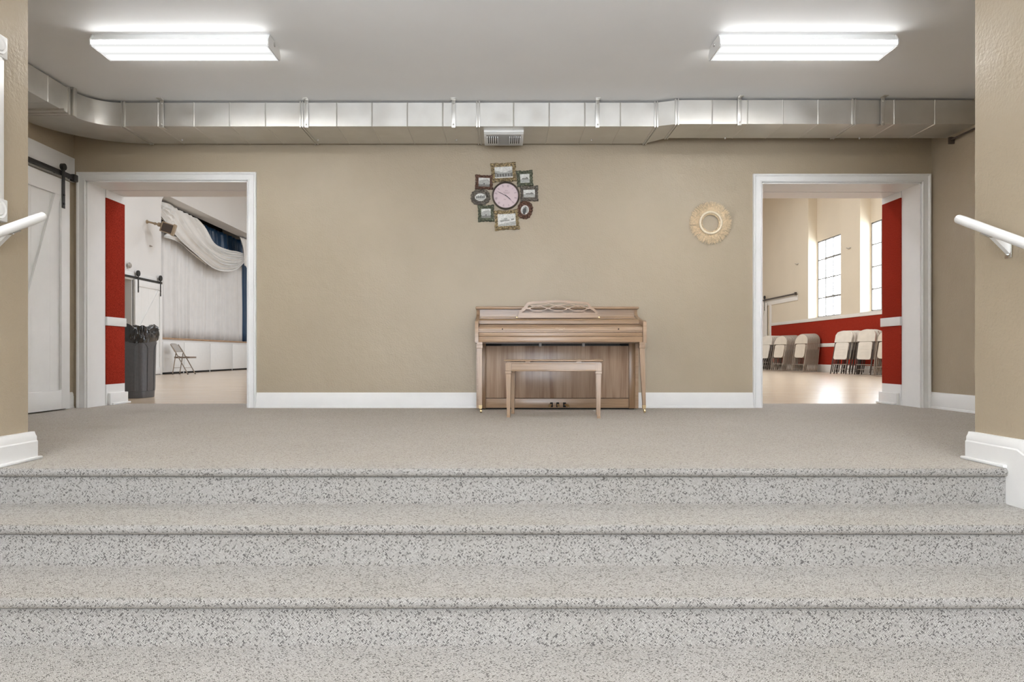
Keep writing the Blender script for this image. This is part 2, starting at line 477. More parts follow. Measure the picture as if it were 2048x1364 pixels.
# ------------------------------------------------------------------ trim: casings, jambs, baseboards
CASE = [(0, 0), (0, .016), (.006, .021), (.012, .021), (.016, .017), (.022, .016), (.056, .017), (.060, .021), (.066, .026), (.078, .027), (.081, .022), (.081, 0)]
def casing(g, x0, x1, zt, y, wl=.081, wr=.081, wt=.078):
    def ring(px, pz, sx, sz, wx, wz):
        return [Vector((px + sx*o/.081*wx, y - t, pz + sz*o/.081*wz)) for o, t in CASE]
    g.loft([ring(x0, 0, -1, 0, wl, 0), ring(x0, zt, -1, 1, wl, wt), ring(x1, zt, 1, 1, wr, wt), ring(x1, 0, 1, 0, wr, 0)])
def base_profile(h=.144, t=.018):
    return [(0, 0), (t+.006, 0), (t+.004, .016), (t, .02), (t, h-.04), (t-.004, h-.034), (t-.004, h-.018), (t-.010, h-.008), (t-.012, h), (0, h)]
def jamb(g, x0, x1, zt, side):
    """white lining boards of an opening, front part"""
    for xa, sx in ((x0, 1), (x1, -1)):
        g.box(xa, xa+sx*.012, YB-.002, YB+.05, 0, zt)
        g.box(xa, xa+sx*.006, YB+.05, YB+.30, 0, zt)
    g.box(x0, x1, YB-.002, YB+.05, zt-.012, zt); g.box(x0, x1, YB+.05, YB+.34, zt-.006, zt); g.box(x0, x1, YB+.36, YG, zt-.006, zt)
for k, d in enumerate((D1, D2)):
    g = G(); casing(g, d[0], d[1], d[2], YB); jamb(g, *d, k)
    struct(g.obj('trim_%d' % (k+1), TRIM))
    # carpeted half of the reveal on both sides
    w = G(); c = G()
    for xa, sx in ((d[0], 1), (d[1], -1)):
        y0, y1 = YB+.30, YG
        w.box(xa, xa+sx*.014, y0, y1+.012, .92+1.12, d[2]-.008)
        w.box(xa, xa+sx*.026, y0, y1+.025, .785, .872, .004)
        w.box(xa, xa+sx*.014, y0, y1+.012, 0, .205)
        w.box(xa, xa+sx*.040, y0+.03, y1+.030, 0, .118, .003)
        w.box(xa, xa+sx*.060, y0+.05, y1+.05, 0, .02, .006)
        c.box(xa, xa+sx*.016, y0+.001, y1+.012, .205, .785, .004); c.box(xa, xa+sx*.016, y0+.001, y1+.012, .872, 2.042, .004)
    struct(w.obj('trim_%d' % (k+3), TRIM)); struct(c.obj('wall_reveal_carpet_%d' % (k+1), RED))
# baseboard along back wall, between and beside the openings
g = G()
bp = base_profile()
g.prism([(YB - t, z) for t, z in bp], 'x', D1[1]+.082, D2[0]-.082)
struct(g.obj('baseboard_back', TRIM))
g = G(); g.prism([(XR - t, z) for t, z in base_profile(.15)], 'y', YP, YB)
struct(g.obj('baseboard_right', TRIM))
g = G(); g.prism([(XL + t, z) for t, z in base_profile(.15)], 'y', 6.245, YB-.03); g.prism([(XL + t, z) for t, z in base_profile(.15)], 'y', YP, 5.2)
struct(g.obj('baseboard_left', TRIM))
# stair skirts: baseboard on the landing turning into a raking stringer board
def skirt(name, xw, sx):
    g = G()
    def prof3(y, zb, zt, t=.034):
        xs_ = lambda o: xw + sx*o
        return [(xs_(0), y, zb), (xs_(t), y, zb), (xs_(t), y, zt-.046), (xs_(t-.005), y, zt-.040), (xs_(t-.005), y, zt-.024), (xs_(t-.012), y, zt-.012), (xs_(t-.016), y, zt), (xs_(0), y, zt)]
    slope = .159/.354
    yk = 2.945
    zt = .132
    rings = [prof3(YP+.02, 0, zt), prof3(3.014, 0, zt), prof3(3.012, -.30, zt), prof3(yk, -.34, zt)]
    rings.append(prof3(.9, FZ-.5, zt - slope*(yk-.9)))
    g.loft(rings)
    # quarter round at landing floor and wrapped end
    g.box(xw, xw+sx*.05, 3.0, YP+.035, 0, .014, .005)
    struct(g.obj(name, TRIM))
skirt('baseboard_stair_left', XSL, 1)
skirt('baseboard_stair_right', XSR, -1)

# ------------------------------------------------------------------ stair window (only its casing edge is in view)
g = G()
cw = .10
for y0, y1, z0, z1 in ((WY1, WY1+cw, WZ0, WZ1), (WY0-cw, WY0, WZ0, WZ1)):
    g.box(XSL, XSL+.022, y0, y1, z0, z1, .004); g.box(XSL+.02, XSL+.030, y0+.02, y1-.02, z0, z1, .004)
for y0 in (WY1-.006, WY0-cw-.006):
    for z0 in (WZ1-.008, WZ0-.092):
        g.box(XSL, XSL+.034, y0, y0+cw+.012, z0, z0+.1, .005)
        g.lathe((XSL+.034, y0+.056, z0+.05), (1, 0, 0), [(.042, 0), (.040, .006), (.030, .003), (.024, .008), (.001, .010)], 24)
g.box(XSL, XSL+.022, WY0, WY1, WZ1, WZ1+.1, .004); g.box(XSL, XSL+.022, WY0, WY1, WZ0-.1, WZ0, .004)
o = struct(g.obj('window_3', TRIM))
g = G(); g.box(XSL-.12, XSL-.09, WY0, WY1, (WZ0+WZ1)/2-.02, (WZ0+WZ1)/2+.02); g.box(XSL-.12, XSL-.09, WY0, WY0+.04, WZ0, WZ1); g.box(XSL-.12, XSL-.09, WY1-.04, WY1, WZ0, WZ1)
g.obj('sash', TRIM, o)

# ------------------------------------------------------------------ hall shell
g = G(); g.box(HXL-2.6, HXR+.5, YG-.07, HYB, -.2, -.001)
struct(g.obj('floor_hall', MAPLE, smooth=0))
g = G(); g.box(HXL-2.8, HXR+.8, YG-.3, HYB+.2, HZC, HZC+.1)
struct(g.obj('ceiling_hall', CEIL, smooth=0))
g = G(); g.box(HXL-2.8, HXR+.8, HYB, HYB+.2, -.2, HZC)
struct(g.obj('wall_hall_back', HALLWHITE, smooth=0))
# left hall wall with side doorway and stage opening
SY0, SY1, SZ0, SZ1 = 17.1, 26.6, .93, 4.56
DY0, DY1 = 14.55, 15.72
g = G()
g.box(HXL-.5, HXL, YG-.3, DY0, -.2, HZC); g.box(HXL-.5, HXL, DY0, DY1, 2.22, HZC)
g.box(HXL-.5, HXL, DY1, SY0, -.2, HZC); g.box(HXL-.5, HXL, SY1, HYB, -.2, HZC)
# rounded head corner of the stage opening
rc = .34
pts = [(SY0, HZC), (SY0, SZ1-rc)]
for k in range(7):
    a = PI - k*PI/12
    pts.append((SY0+rc+math.cos(a)*rc, SZ1-rc+math.sin(a)*rc))
pts += [(SY1, SZ1), (SY1, HZC)]
g.prism(pts, 'x', HXL-.5, HXL)
struct(g.obj('wall_hall_left', HALLWHITE, smooth=30))
g = G()
g.box(HXL-1.6, HXL-1.5, DY0-.6, DY1+.6, 0, 2.6); g.box(HXL-1.5, HXL-.5, DY0-.7, DY0-.6, 0, 2.6); g.box(HXL-1.5, HXL-.5, DY1+.6, DY1+.7, 0, 2.6); g.box(HXL-1.6, HXL-.5, DY0-.7, DY1+.7, 2.6, 2.7)
struct(g.obj('wall_side_corridor', RECESS, smooth=0))
g = G()
g.box(HXL, HXL+.02, DY0-.1, DY0, 0, 2.32); g.box(HXL, HXL+.025, DY0-.1, DY1+.02, 2.22, 2.32)
struct(g.obj('trim_5', TRIM))
# stage: deck, front with cupboard panels, edge strip
g = G()
g.box(HXL-2.5, HXL-.06, SY0+.02, SY1, SZ0-.1, SZ0-.001)
stage = struct(g.obj('stage', STAGEWOOD, smooth=0))
g = G(); g.box(HXL-.06, HXL, SY0-.02, SY1, .0, SZ0-.045)
pj = [18.3, 19.95, 21.6, 23.2, 24.8]
g.obj('front_board', HALLWHITE, stage)
prevy = SY0+.06
for y in pj:
    h = G(); h.box(HXL, HXL+.016, prevy, y-.02, .05, SZ0-.11, .004); h.obj('access_panel', TRIM, stage)
    prevy = y+.03
g = G()
prevy = SY0+.06
for y in pj:
    g.box(HXL-.01, HXL+.006, prevy, y-.02, .0, .045); prevy = y+.03
g.obj('floor_gap_shade', DARKGAP, stage)  # black strips painted in as the shade below the panels
g = G(); g.box(HXL-.06, HXL+.022, SY0, SY1, SZ0-.045, SZ0, .006); g.obj('edge_strip', STAGEWOOD, stage)
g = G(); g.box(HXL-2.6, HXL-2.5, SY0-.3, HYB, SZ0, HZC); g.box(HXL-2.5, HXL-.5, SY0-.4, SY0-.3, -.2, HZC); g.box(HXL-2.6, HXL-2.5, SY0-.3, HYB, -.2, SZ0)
struct(g.obj('wall_stage_light_block', DARKGAP, smooth=0))  # unseen black walls added to stop light leaking in behind the stage

# right hall wall: pilasters, window bays, sills, wainscot
BAYS = [(18.46, 20.40), (15.52, 17.46), (12.58, 14.52), (9.64, 11.58), (24.34-0.0, 24.36)]
BAYS = BAYS[:4]
RD = .26
RT = 1.56    # sill height
WH0, WH1 = 1.60, 3.86
g = G()
edges = sorted(BAYS)
y = YG-.3
for a, b in edges:
    g.box(HXR, HXR+.34, y, a, -.2, HZC)
    g.box(HXR, HXR+.34, a, b, -.2, RT)                       # under sill
    g.box(HXR+RD, HXR+.34, a, b, WH1, HZC)                   # above window
    g.box(HXR+RD, HXR+.34, a, a+.035, RT, WH1); g.box(HXR+RD, HXR+.34, b-.035, b, RT, WH1); g.box(HXR+RD, HXR+.34, a, b, RT, WH0)
    y = b
g.box(HXR, HXR+.34, y, HYB, -.2, HZC)
struct(g.obj('wall_hall_right', HALLTAN, smooth=0))
def pane_mat():
    m = bpy.data.materials.new('frosted window glass'); m.use_nodes = True; nt = m.node_tree
    nt.nodes.remove(nt.nodes['Principled BSDF'])
    a = N(nt, 'ShaderNodeBsdfTransparent'); a.inputs[0].default_value = (.96, .97, .97, 1)
    b2 = N(nt, 'ShaderNodeBsdfGlossy'); b2.inputs['Roughness'].default_value = .05
    mx = N(nt, 'ShaderNodeMixShader'); mx.inputs[0].default_value = .05; L(nt, a.outputs[0], mx.inputs[1]); L(nt, b2.outputs[0], mx.inputs[2])
    L(nt, mx.outputs[0], nt.nodes['Material Output'].inputs['Surface'])
    return m
GLASS = pane_mat()
for k, (a, b) in enumerate(BAYS):
    a += .035; b -= .035
    X = HXR+RD+.03
    g = G()
    g.box(X-.02, X+.02, a, a+.035, WH0, WH1); g.box(X-.02, X+.02, b-.035, b, WH0, WH1)
    g.box(X-.02, X+.02, a, b, WH0, WH0+.035); g.box(X-.02, X+.02, a, b, WH1-.035, WH1)
    win = struct(g.obj('window_%d' % (k+1 if k < 2 else k+2), MUNTIN))
    g = G()
    for i in range(1, 4):
        y = b - (b-a)*i/4; t = .017 if i != 1 else .022
        g.box(X-.018, X+.018, y-t, y+t, WH0, WH1)
    for j in range(1, 4):
        z = WH0 + (WH1-WH0)*j/4
        g.box(X-.016, X+.016, a, b, z-.015, z+.015)
    ym = b-(b-a)/4
    for z in (WH0+(WH1-WH0)/4, WH0+(WH1-WH0)*3/4):
        g.box(X-.034, X, a+(b-a)/4, ym, z-.026, z+.026)
    g.box(X-.05, X-.02, (a+b)/2-.05, (a+b)/2+.0, WH0+(WH1-WH0)/4+.0, WH0+(WH1-WH0)/4+.05)
    g.obj('sash_bars', MUNTIN, win)
    g = G(); g.box(X-.003, X+.003, a, b, WH0, WH1); g.obj('pane', GLASS, win)
    # sill
# top rail (sill), mid rail, baseboard and red carpet
YW1 = 23.15
g = G(); g.box(HXR-.03, HXR, YG, YW1, 1.47, RT, .005)
for a, b in BAYS: g.box(HXR-.03, HXR+RD, a, b, RT-.02, RT+.012)
struct(g.obj('trim_6', HALLTRIM))
g = G(); g.box(HXR-.022, HXR, YG, YW1, .715, .815, .004); struct(g.obj('trim_7', HALLTRIM))
g = G(); g.box(HXR-.025, HXR, YG, YW1, 0, .215, .006); struct(g.obj('baseboard_hall_right', HALLTRIM))
g = G(); g.box(HXR-.012, HXR, YG, YW1, .215, .715); g.box(HXR-.012, HXR, YG, YW1, .815, 1.47); struct(g.obj('wall_wainscot_carpet', RED, smooth=0))
g = G(); g.box(HXR-.03, HXR, YW1, YW1+.12, 0, 2.2, .004); struct(g.obj('trim_8', HALLTRIM))
g = G(); g.box(HXL, HXL+.02, YG, DY0-.1, 0, .2, .005); g.box(HXL, HXL+.02, DY1+1.3, SY0-.02, 0, .2, .005); struct(g.obj('baseboard_hall_left', TRIM))

# ------------------------------------------------------------------ barn doors
def barn_door(name, w, h, label, mt, hangers, iron, wheels=False):
    """local: door hangs in the x-z plane, width along x from 0 to w, front face toward -y"""
    t = thing(name, (0, 0, 0), label, 'door')
    g = G()
    n = 4
    for i in range(n):
        g.box(w*i/n+.001, w*(i+1)/n-.001, -.022, 0, 0, h)
    g.obj('plank_panel', mt, t)
    sw = .115
    g = G(); g.box(0, sw, -.045, -.022, 0, h, .003); g.obj('stile', mt, t)
    g = G(); g.box(w-sw, w, -.045, -.022, 0, h, .003); g.obj('stile', mt, t)
    g = G(); g.box(sw, w-sw, -.045, -.022, 0, .17, .003); g.obj('rail', mt, t)
    g = G(); g.box(sw, w-sw, -.045, -.022, h-.15, h, .003); g.obj('rail', mt, t)
    return t, sw
def brace(t, w, h, sw, mt, p0, p1, bw=.10):
    g = G()
    d = Vector((p1[0]-p0[0], p1[1]-p0[1])).normalized(); nrm = Vector((-d.y, d.x))*bw/2
    pts = [(p0[0]+nrm.x, p0[1]+nrm.y), (p0[0]-nrm.x, p0[1]-nrm.y), (p1[0]-nrm.x, p1[1]-nrm.y), (p1[0]+nrm.x, p1[1]+nrm.y)]
    def cl(p): return (min(max(p[0], sw), w-sw), min(max(p[1], .17), h-.15))
    g.prism([cl(p) for p in pts], 'y', -.043, -.022)
    g.obj('brace', mt, t)
def hanger(t, x, h, iron, drop=.26, rise=.1, wheel=.05):
    g = G()
    g.box(x-.022, x+.022, -.053, -.046, h-drop, h+rise, .003)
    for z in (h-drop+.04, h-drop+.12): g.lathe((x, -.053, z), (0, -1, 0), [(.012, 0), (.010, .008), (.001, .009)], 12)
    o = g.obj('hanger', iron, t)
    g = G(); g.lathe((x, -.045, h+rise), (0, 1, 0), [(.018, -.02), (wheel, -.018), (wheel, .012), (.018, .014)], 24)
    g.obj('wheel', iron, o)
# landing barn door on left wall: local x -> world +y, local -y -> world +x ; rotation about z by +90
w, h = .97, 2.06
t, sw = barn_door('barn_door', w, h, 'white plank barn door with black strap hanger on the left landing wall', TRIM, None, BLACKIRON)
brace(t, w, h, sw, TRIM, (w-sw-.04, h-.12), (sw+.02, .14))
hanger(t, w-.10, h, BLACKIRON, .26, .112, .030); hanger(t, .10, h, BLACKIRON, .26, .112, .030)
t.location = (XL+.028, 6.225-w, .012); t.rotation_euler = (0, 0, R(90))
t['label'] = 'white plank barn door with black strap hanger, near the duct elbow on the landing'
r = thing('barn_door_rail', (XL, 5.78, 2.13), 'black flat sliding rail on a white header board above the landing barn door', 'rail')
g = G(); g.box(0, .022, -1.2, .60, -.025, .20, .003); g.obj('header_board', TRIM, r)
g = G(); g.box(.055, .065, -1.2, .545, -.022, .022, .002)
for yy in (-.9, -.3, .3, .5): g.cyl((.02, yy, 0), (.066, yy, 0), .012)
g.obj('track', BLACKIRON, r)
g = G(); g.box(.035, .080, .50, .56, -.032, .032, .006); g.obj('end_stop', BLACKIRON, r)
# hall left barn door beside the stage
w, h = 1.26, 2.22
t, sw = barn_door('barn_door', w, h, 'white barn door with two black wheeled hangers beside the stage', TRIM, None, BLACKIRON)
brace(t, w, h, sw, TRIM, (w-sw-.02, h-.17), (sw+.02, h/2-.1))
for x in (.12, w-.1): hanger(t, x, h, BLACKIRON, .30, .145, .07)
t.location = (HXL+.035, DY1+.02, .02); t.rotation_euler = (0, 0, R(90))
r = thing('barn_door_rail', (HXL, 15.4, 2.28), 'black sliding rail over the barn door beside the stage', 'rail')
g = G(); g.box(0, .022, -2.2, 1.66, -.05, .12, .003); g.obj('header_board', TRIM, r)
g = G(); g.box(.058, .068, -2.2, 1.62, -.025, .025, .002)
for yy in (-1.5, -.7, .1, .9, 1.5): g.cyl((.02, yy, 0), (.068, yy, 0), .012)
g.obj('track', BLACKIRON, r)
# hall right barn door: local x -> world -y (front toward -x): rotate -90
w, h = 1.3, 2.25
t, sw = barn_door('barn_door', w, h, 'ivory barn door on the cream hall wall behind the folded chairs', HALLTRIM, None, BLACKIRON)
brace(t, w, h, sw, HALLTRIM, (w-sw-.02, h-.17), (sw+.02, h/2-.1))
for x in (.12, w-.12): hanger(t, x, h, BLACKIRON, .26, .20, .06)
t.location = (HXR-.035, 24.75, .02); t.rotation_euler = (0, 0, R(-90))
r = thing('barn_door_rail', (HXR, 21.1, 2.38), 'dark sliding rail on the cream wall above the red wainscot', 'rail')
g = G(); g.box(-.02, 0, 0, 4.2, -.20, -.03, .003); g.obj('header_board', HALLTRIM, r)
g = G(); g.box(-.07, -.058, .02, 4.2, -.025, .025, .002)
for yy in (.2, 1.2, 2.2, 3.2): g.cyl((-.0, yy, 0), (-.068, yy, 0), .012)
g.obj('track', CHAIRDARK, r)
g = G(); g.box(-.085, -.04, .0, .10, -.04, .05, .006); g.obj('end_stop', CHAIRDARK, r)

# ------------------------------------------------------------------ air duct
DZ0, DZ1 = 2.459, 2.662
duct = thing('air_duct', (0, 0, DZ0), 'long galvanized air duct under the ceiling along the tan back wall', 'air duct')
H = DZ1-DZ0
YF, YK = 5.86, 6.345       # left run
YF2, YK2 = 5.80, 6.18      # right run
def bead_box(g, x0, x1, yf0, yf1, yk0, yk1, beads):
    """duct length along x with raised beads"""
    b0 = .004; xs_ = [x0]
    for b in beads: xs_ += [b-.006, b, b+.006]
    xs_.append(x1)
    rings = []
    for i, x in enumerate(xs_):
        f = (x-x0)/(x1-x0); o = b0 if (i and i < len(xs_)-1 and (i-1) % 3 == 1) else 0
        yf = yf0+(yf1-yf0)*f; yk = yk0+(yk1-yk0)*f
        rings.append([(x, yf-o, -o), (x, yk, -o), (x, yk, H+o), (x, yf-o, H+o)])
    g.loft(rings)
def xw(px, d): return (px-1001)/1365*d
sections = []
xe = -3.25
fl = [xw(603, 5.86), xw(956, 5.86), xw(1312, 5.86), xw(1353, 5.81), xw(1707, 5.80)]
spans = [(xe, fl[0], YF, YF, YK, YK), (fl[0], fl[1], YF, YF, YK, YK), (fl[1], fl[2], YF, YF, YK, YK), (fl[2], fl[3], YF, YF2, YK, YK2), (fl[3], fl[4], YF2, YF2, YK2, YK2), (fl[4], XR-.002, YF2, YF2, YK2, YK2)]
for x0, x1, a, b, c, d in spans:
    g = G(); n = max(1, int(round((x1-x0)/.31))); bead_box(g, x0, x1, a, b, c, d, [x0+(x1-x0)*k/n for k in range(1, n)])
    g.obj('duct_section', GALV, duct, smooth=25)
for x, yf, yk in [(xe+.01, YF, YK), (fl[0], YF, YK), (fl[1], YF, YK), (fl[2], YF, YK), (fl[3], YF2, YK2), (fl[4], YF2, YK2)]:
    g = G(); e = .011
    for s_ in (-.016, .006):
        g.box(x+s_, x+s_+.012, yf-e, yk+.003, -e, H+e, .002)
    g.obj('flange', GALV, duct)
# elbow and left branch
cx, cy, ri, ro = -3.25, 5.60, .26, .745
g = G(); rings = []
for k in range(13):
    a = PI/2 + k*PI/24     # from +y side to -x side
    ca, sa = math.cos(a), math.sin(a)
    rings.append([(cx+ri*ca, cy+ri*sa, 0), (cx+ro*ca, cy+ro*sa, 0), (cx+ro*ca, cy+ro*sa, H), (cx+ri*ca, cy+ri*sa, H)])
g.loft(rings); g.obj('elbow', GALV, duct, smooth=25)
xb0, xb1 = cx-ro, cx-ri
g = G(); rings = []
ys_ = [cy, 5.30, 5.294, 5.288, 4.9, 4.894, 4.888, 4.4, 3.3]
for i, y in enumerate(ys_):
    o = .004 if i in (2, 5) else 0
    rings.append([(xb1+o, y, -o), (xb0, y, -o), (xb0, y, H+o), (xb1+o, y, H+o)])
g.loft(rings); g.obj('duct_section', GALV, duct, smooth=25)
g = G(); e = .012
for s_ in (-.05, -.01): g.box(xb0, xb1+e, cy+s_-.02, cy+s_, -e, H+e, .002)
g.obj('flange', GALV, duct)
g = G(); g.box(xb0, xb1+.03, cy-.16, cy-.14, -.014, .004, .002); g.obj('brace_bar', GALV, duct)
# hanger straps
for px, yf in ((324, YF), (613, YF), (907, YF), (1195, YF), (1479, YF2), (1765, YF2)):
    x = xw(px, yf-.01); g = G()
    g.box(x-.017, x+.017, yf-.016, yf-.013, -.012, ZC-DZ0, .001)
    g.box(x-.017, x+.017, yf-.016, yf+.05, -.016, -.012, .001)
    g.box(x-.022, x+.022, yf-.07, yf-.012, ZC-DZ0-.004, ZC-DZ0, .001)
    for z in (.01, ZC-DZ0-.03): g.ball((x, yf-.017, z), .008, 8)
    g.obj('hanger_strap', GALV, duct)
    g = G(); g.ball((x, yf+.36, -.006), .010, 8); g.obj('bolt', GALV, duct)
g = G(); x = xb1+.03
g.box(x-.01, x+.004, cy-.04, cy-.0, -.012, ZC-DZ0, .001); g.box(xb0, x, cy-.04, cy, H+.004, H+.02, .002)
g.obj('hanger_strap', GALV, duct)
# register under the duct
reg = G()
x0, x1, y0, y1 = xw(968, 6.0), xw(1046, 6.0)+.005, 5.97, 6.215
RM = Matrix.Translation((0, y0, 0)) @ Matrix.Rotation(R(-7), 4, 'X') @ Matrix.Translation((0, -y0, 0))
reg.box(x0+.02, x1-.02, y0+.02, y1-.02, -.03, .012)
reg.box(x0, x1, y0, y1, -.030, -.018, .004)
reg.box(x0-.0, x1, y0-.02, y0, -.026, .0, .003)
reg.xform(RM); ro_ = reg.obj('air_register', SHINYWHITE, duct)
for cxx in (x0+.075, x1-.075):
    g = G(); g.box(cxx-.05, cxx+.05, y0+.05, y1-.05, -.0320, -.0305)
    g.xform(RM); g.obj('slot_shade', DARKGAP, ro_)  # black plate stands for the dark inside the register slots
    for k in range(6):
        g = G(); xx = cxx-.045+k*.018
        g.box(xx-.005, xx+.005, y0+.05, y1-.05, -.040, -.031, .001); g.xform(RM); g.obj('louver', SHINYWHITE, ro_)
# conduit stub on the right wall
c = thing('conduit_pipe', (XR, 6.08, 2.41), 'thin dark steel conduit end below the duct by the tan side wall', 'pipe')
g = G(); g.tube([(-.03, .0, 0), (-.03, -1.2, 0)], .009, 12); g.obj('pipe', CHAIRDARK, c)
g = G(); g.box(-.05, 0, -.012, .008, -.035, .025, .003); g.obj('bracket', CHAIRDARK, c)

# ------------------------------------------------------------------ ceiling lights
def lens_material(strength):
    m = bpy.data.materials.new('lit prismatic lens'); m.use_nodes = True; nt = m.node_tree
    nt.nodes.remove(nt.nodes['Principled BSDF'])
    tc = N(nt, 'ShaderNodeTexCoord'); sp = N(nt, 'ShaderNodeSeparateXYZ'); L(nt, tc.outputs['Object'], sp.inputs[0])
    # two tubes run along x at y = +-.062 ; the strip between and the rims stay dimmer
    d = math_node(nt, 'ABSOLUTE', math_node(nt, 'SUBTRACT', math_node(nt, 'ABSOLUTE', sp.outputs[1]), .064))
    f = math_node(nt, 'SUBTRACT', 1.0, math_node(nt, 'DIVIDE', d, .049))
    f = math_node(nt, 'MAXIMUM', f, 0.0)
    f = math_node(nt, 'POWER', f, 2.6)
    # ends of the tubes
    en = math_node(nt, 'SUBTRACT', .585, math_node(nt, 'ABSOLUTE', sp.outputs[0]))
    en = math_node(nt, 'MINIMUM', math_node(nt, 'MAXIMUM', math_node(nt, 'DIVIDE', en, .05), 0.0), 1.0)
    f = math_node(nt, 'MULTIPLY', f, en)
    side = math_node(nt, 'GREATER_THAN', math_node(nt, 'ABSOLUTE', sp.outputs[1]), .1235)
    f = math_node(nt, 'MAXIMUM', f, math_node(nt, 'MULTIPLY', side, .07))
    wv = N(nt, 'ShaderNodeTexChecker'); wv.inputs['Scale'].default_value = 160; L(nt, tc.outputs['Object'], wv.inputs['Vector'])
    pr = math_node(nt, 'ADD', .94, math_node(nt, 'MULTIPLY', wv.outputs['Fac'], .06))
    st = math_node(nt, 'ADD', math_node(nt, 'MULTIPLY', f, strength), math_node(nt, 'MULTIPLY', .80, pr))
    e = N(nt, 'ShaderNodeEmission'); e.inputs['Color'].default_value = (1, 1.0, .99, 1); L(nt, st, e.inputs['Strength'])
    L(nt, e.outputs[0], nt.nodes['Material Output'].inputs['Surface'])
    return m
LENS = lens_material(150.0)
def fixture(loc, label, group):
    t = thing('ceiling_light', loc, label, 'ceiling light', group)
    l, w2 = .605, .125
    z0 = 2.59-ZC
    g = G(); g.prism([(-.09, 0), (.09, 0), (.10, -.035), (.1245, z0+.040), (-.1245, z0+.040), (-.10, -.035)], 'x', -l+.01, l-.01); g.obj('housing', SHINYWHITE, t)
    g = G()
    pr = [(-w2, z0+.038), (-w2, z0+.012), (-w2+.012, z0), (w2-.012, z0), (w2, z0+.012), (w2, z0+.038), (w2-.004, z0+.038), (w2-.004, z0+.014), (w2-.014, z0+.004), (-w2+.014, z0+.004), (-w2+.004, z0+.014), (-w2+.004, z0+.038)]
    g.prism(pr, 'x', -l+.008, l-.008); g.obj('lens', LENS, t)
    for s_ in (-1, 1):
        g = G(); a = s_*l
        g.prism([(-w2-.003, z0+.042), (-w2-.003, z0+.010), (-w2+.010, z0-.003), (w2-.010, z0-.003), (w2+.003, z0+.010), (w2+.003, z0+.042), (.10, -.004), (-.10, -.004)], 'x', a-.008*(s_ > 0), a+.008*(s_ < 0)+.0)
        g.obj('end_cap', SHINYWHITE, t)
        g = G(); g.lathe((a, .0, z0+.062), (s_, 0, 0), [(.016, 0), (.014, .003), (.008, .001), (.001, .001)], 16); g.obj('knockout', CHROME, t)
    return t
fixture((-2.175, 4.742, ZC), 'white fluorescent ceiling light above the left doorway side', 'fluorescent wrap lights on the landing ceiling')
fixture((2.089, 4.742, ZC), 'white fluorescent ceiling light above the wreath side', 'fluorescent wrap lights on the landing ceiling')

# ------------------------------------------------------------------ piano
PX, PY = .515, 6.362
piano = thing('upright_piano', (PX, PY, 0), 'light walnut spinet piano standing against the tan back wall', 'piano')
cheek = [(0, .012), (-.19, .012), (-.19, .600), (-.53, .600), (-.532, .770), (-.526, .782), (-.505, .790), (-.44, .797), (-.36, .807), (-.29, .820), (-.22, .834), (-.175, .846), (-.145, .862), (-.130, .885), (-.126, .912), (0, .912)]
for s_ in (-1, 1):
    g = G(); a, b = s_*.733, s_*.704
    g.prism(cheek, 'x', min(a, b), max(a, b))
    g.prism([(-.532, .652), (-.536, .652), (-.536, .647), (-.532, .647)], 'x', min(a, b)-.001, max(a, b)+.001)
    g.obj('side_panel', PWX, piano)
    g = G(); x0, x1 = sorted((s_*.648, s_*.704))
    g.box(x0, x1, -.19, -.15, .012, .60, .003); g.obj('front_post', POSTWOOD, piano)
g = G(); g.box(-.742, .742, -.172, .0, .912, .936, .008, 3); g.obj('lid', PWX, piano)
g = G(); g.box(-.704, .704, -.125, -.10, .835, .912); g.obj('upper_panel', PWX, piano)
g = G(); g.prism([(-.12, .80), (-.345, .772), (-.350, .776), (-.352, .799), (-.346, .808), (-.330, .812), (-.135, .834), (-.12, .850)], 'x', -.704, .704)
g.obj('shelf', SHELFWOOD, piano)
g = G()
g.prism([(-.34, .768), (-.36, .765), (-.495, .740), (-.508, .736), (-.512, .730), (-.512, .7045), (-.509, .702), (-.512, .6995), (-.512, .692), (-.30, .692)], 'x', -.703, .703)
g.prism([(-.355, .7755), (-.355, .771), (-.32, .771), (-.32, .7755)], 'x', -.703, .703)
fb = g.obj('fallboard', PWX, piano)
for px in (1004.9, 1237):
    g = G(); g.lathe((xw(px, 5.85)-PX, -.512, .718), (0, -1, 0), [(.006, 0), (.006, .004), (.001, .006)], 10); g.obj('knob', DARKGAP, fb)
# faint worn gilt maker's lettering: unreadable strokes
g = G()
lx = xw(1111, 5.85)-PX; r2 = random.Random(3)
for k in range(8):
    g.box(lx+k*.0105, lx+k*.0105+.0035, -.5126, -.5119, .722, .729); 
    g.box(lx+k*.0105, lx+k*.0105+.007, -.5126, -.5119, .722+.006*(k % 2), .7235+.006*(k % 2))
for k in range(6): g.box(lx+.028+k*.006, lx+.032+k*.006, -.5126, -.5119, .7095, .7135)
g.obj('maker_lettering', plain('worn gilt', (.56, .46, .33), .4, .0, noise=.15, nscale=60), fb)
g = G()
g.box(-.703, .703, -.515, -.20, .655, .689, .002); g.box(-.703, .703, -.517, -.20, .606, .653, .003)
g.obj('key_slip', PWX, piano)
g = G(); g.box(-.703, .703, -.19, -.03, .60, .835); g.obj('case_back', PWX, piano)
g = G(); g.box(-.648, .648, -.155, -.13, .565, .606); g.obj('action_recess_shade', DARKGAP, piano)  # black backing box gives the shade of the gap above the lower panel
g = G()
for k in range(84):
    x = -.50 + k*.0128
    g.box(x-.002, x+.002, -.162, -.155, .580, .602)
g.box(-.51, .58, -.164, -.158, .577, .582)
g.obj('action_comb', plain('dull grey action rail', (.06, .055, .05), .5, .3), piano)
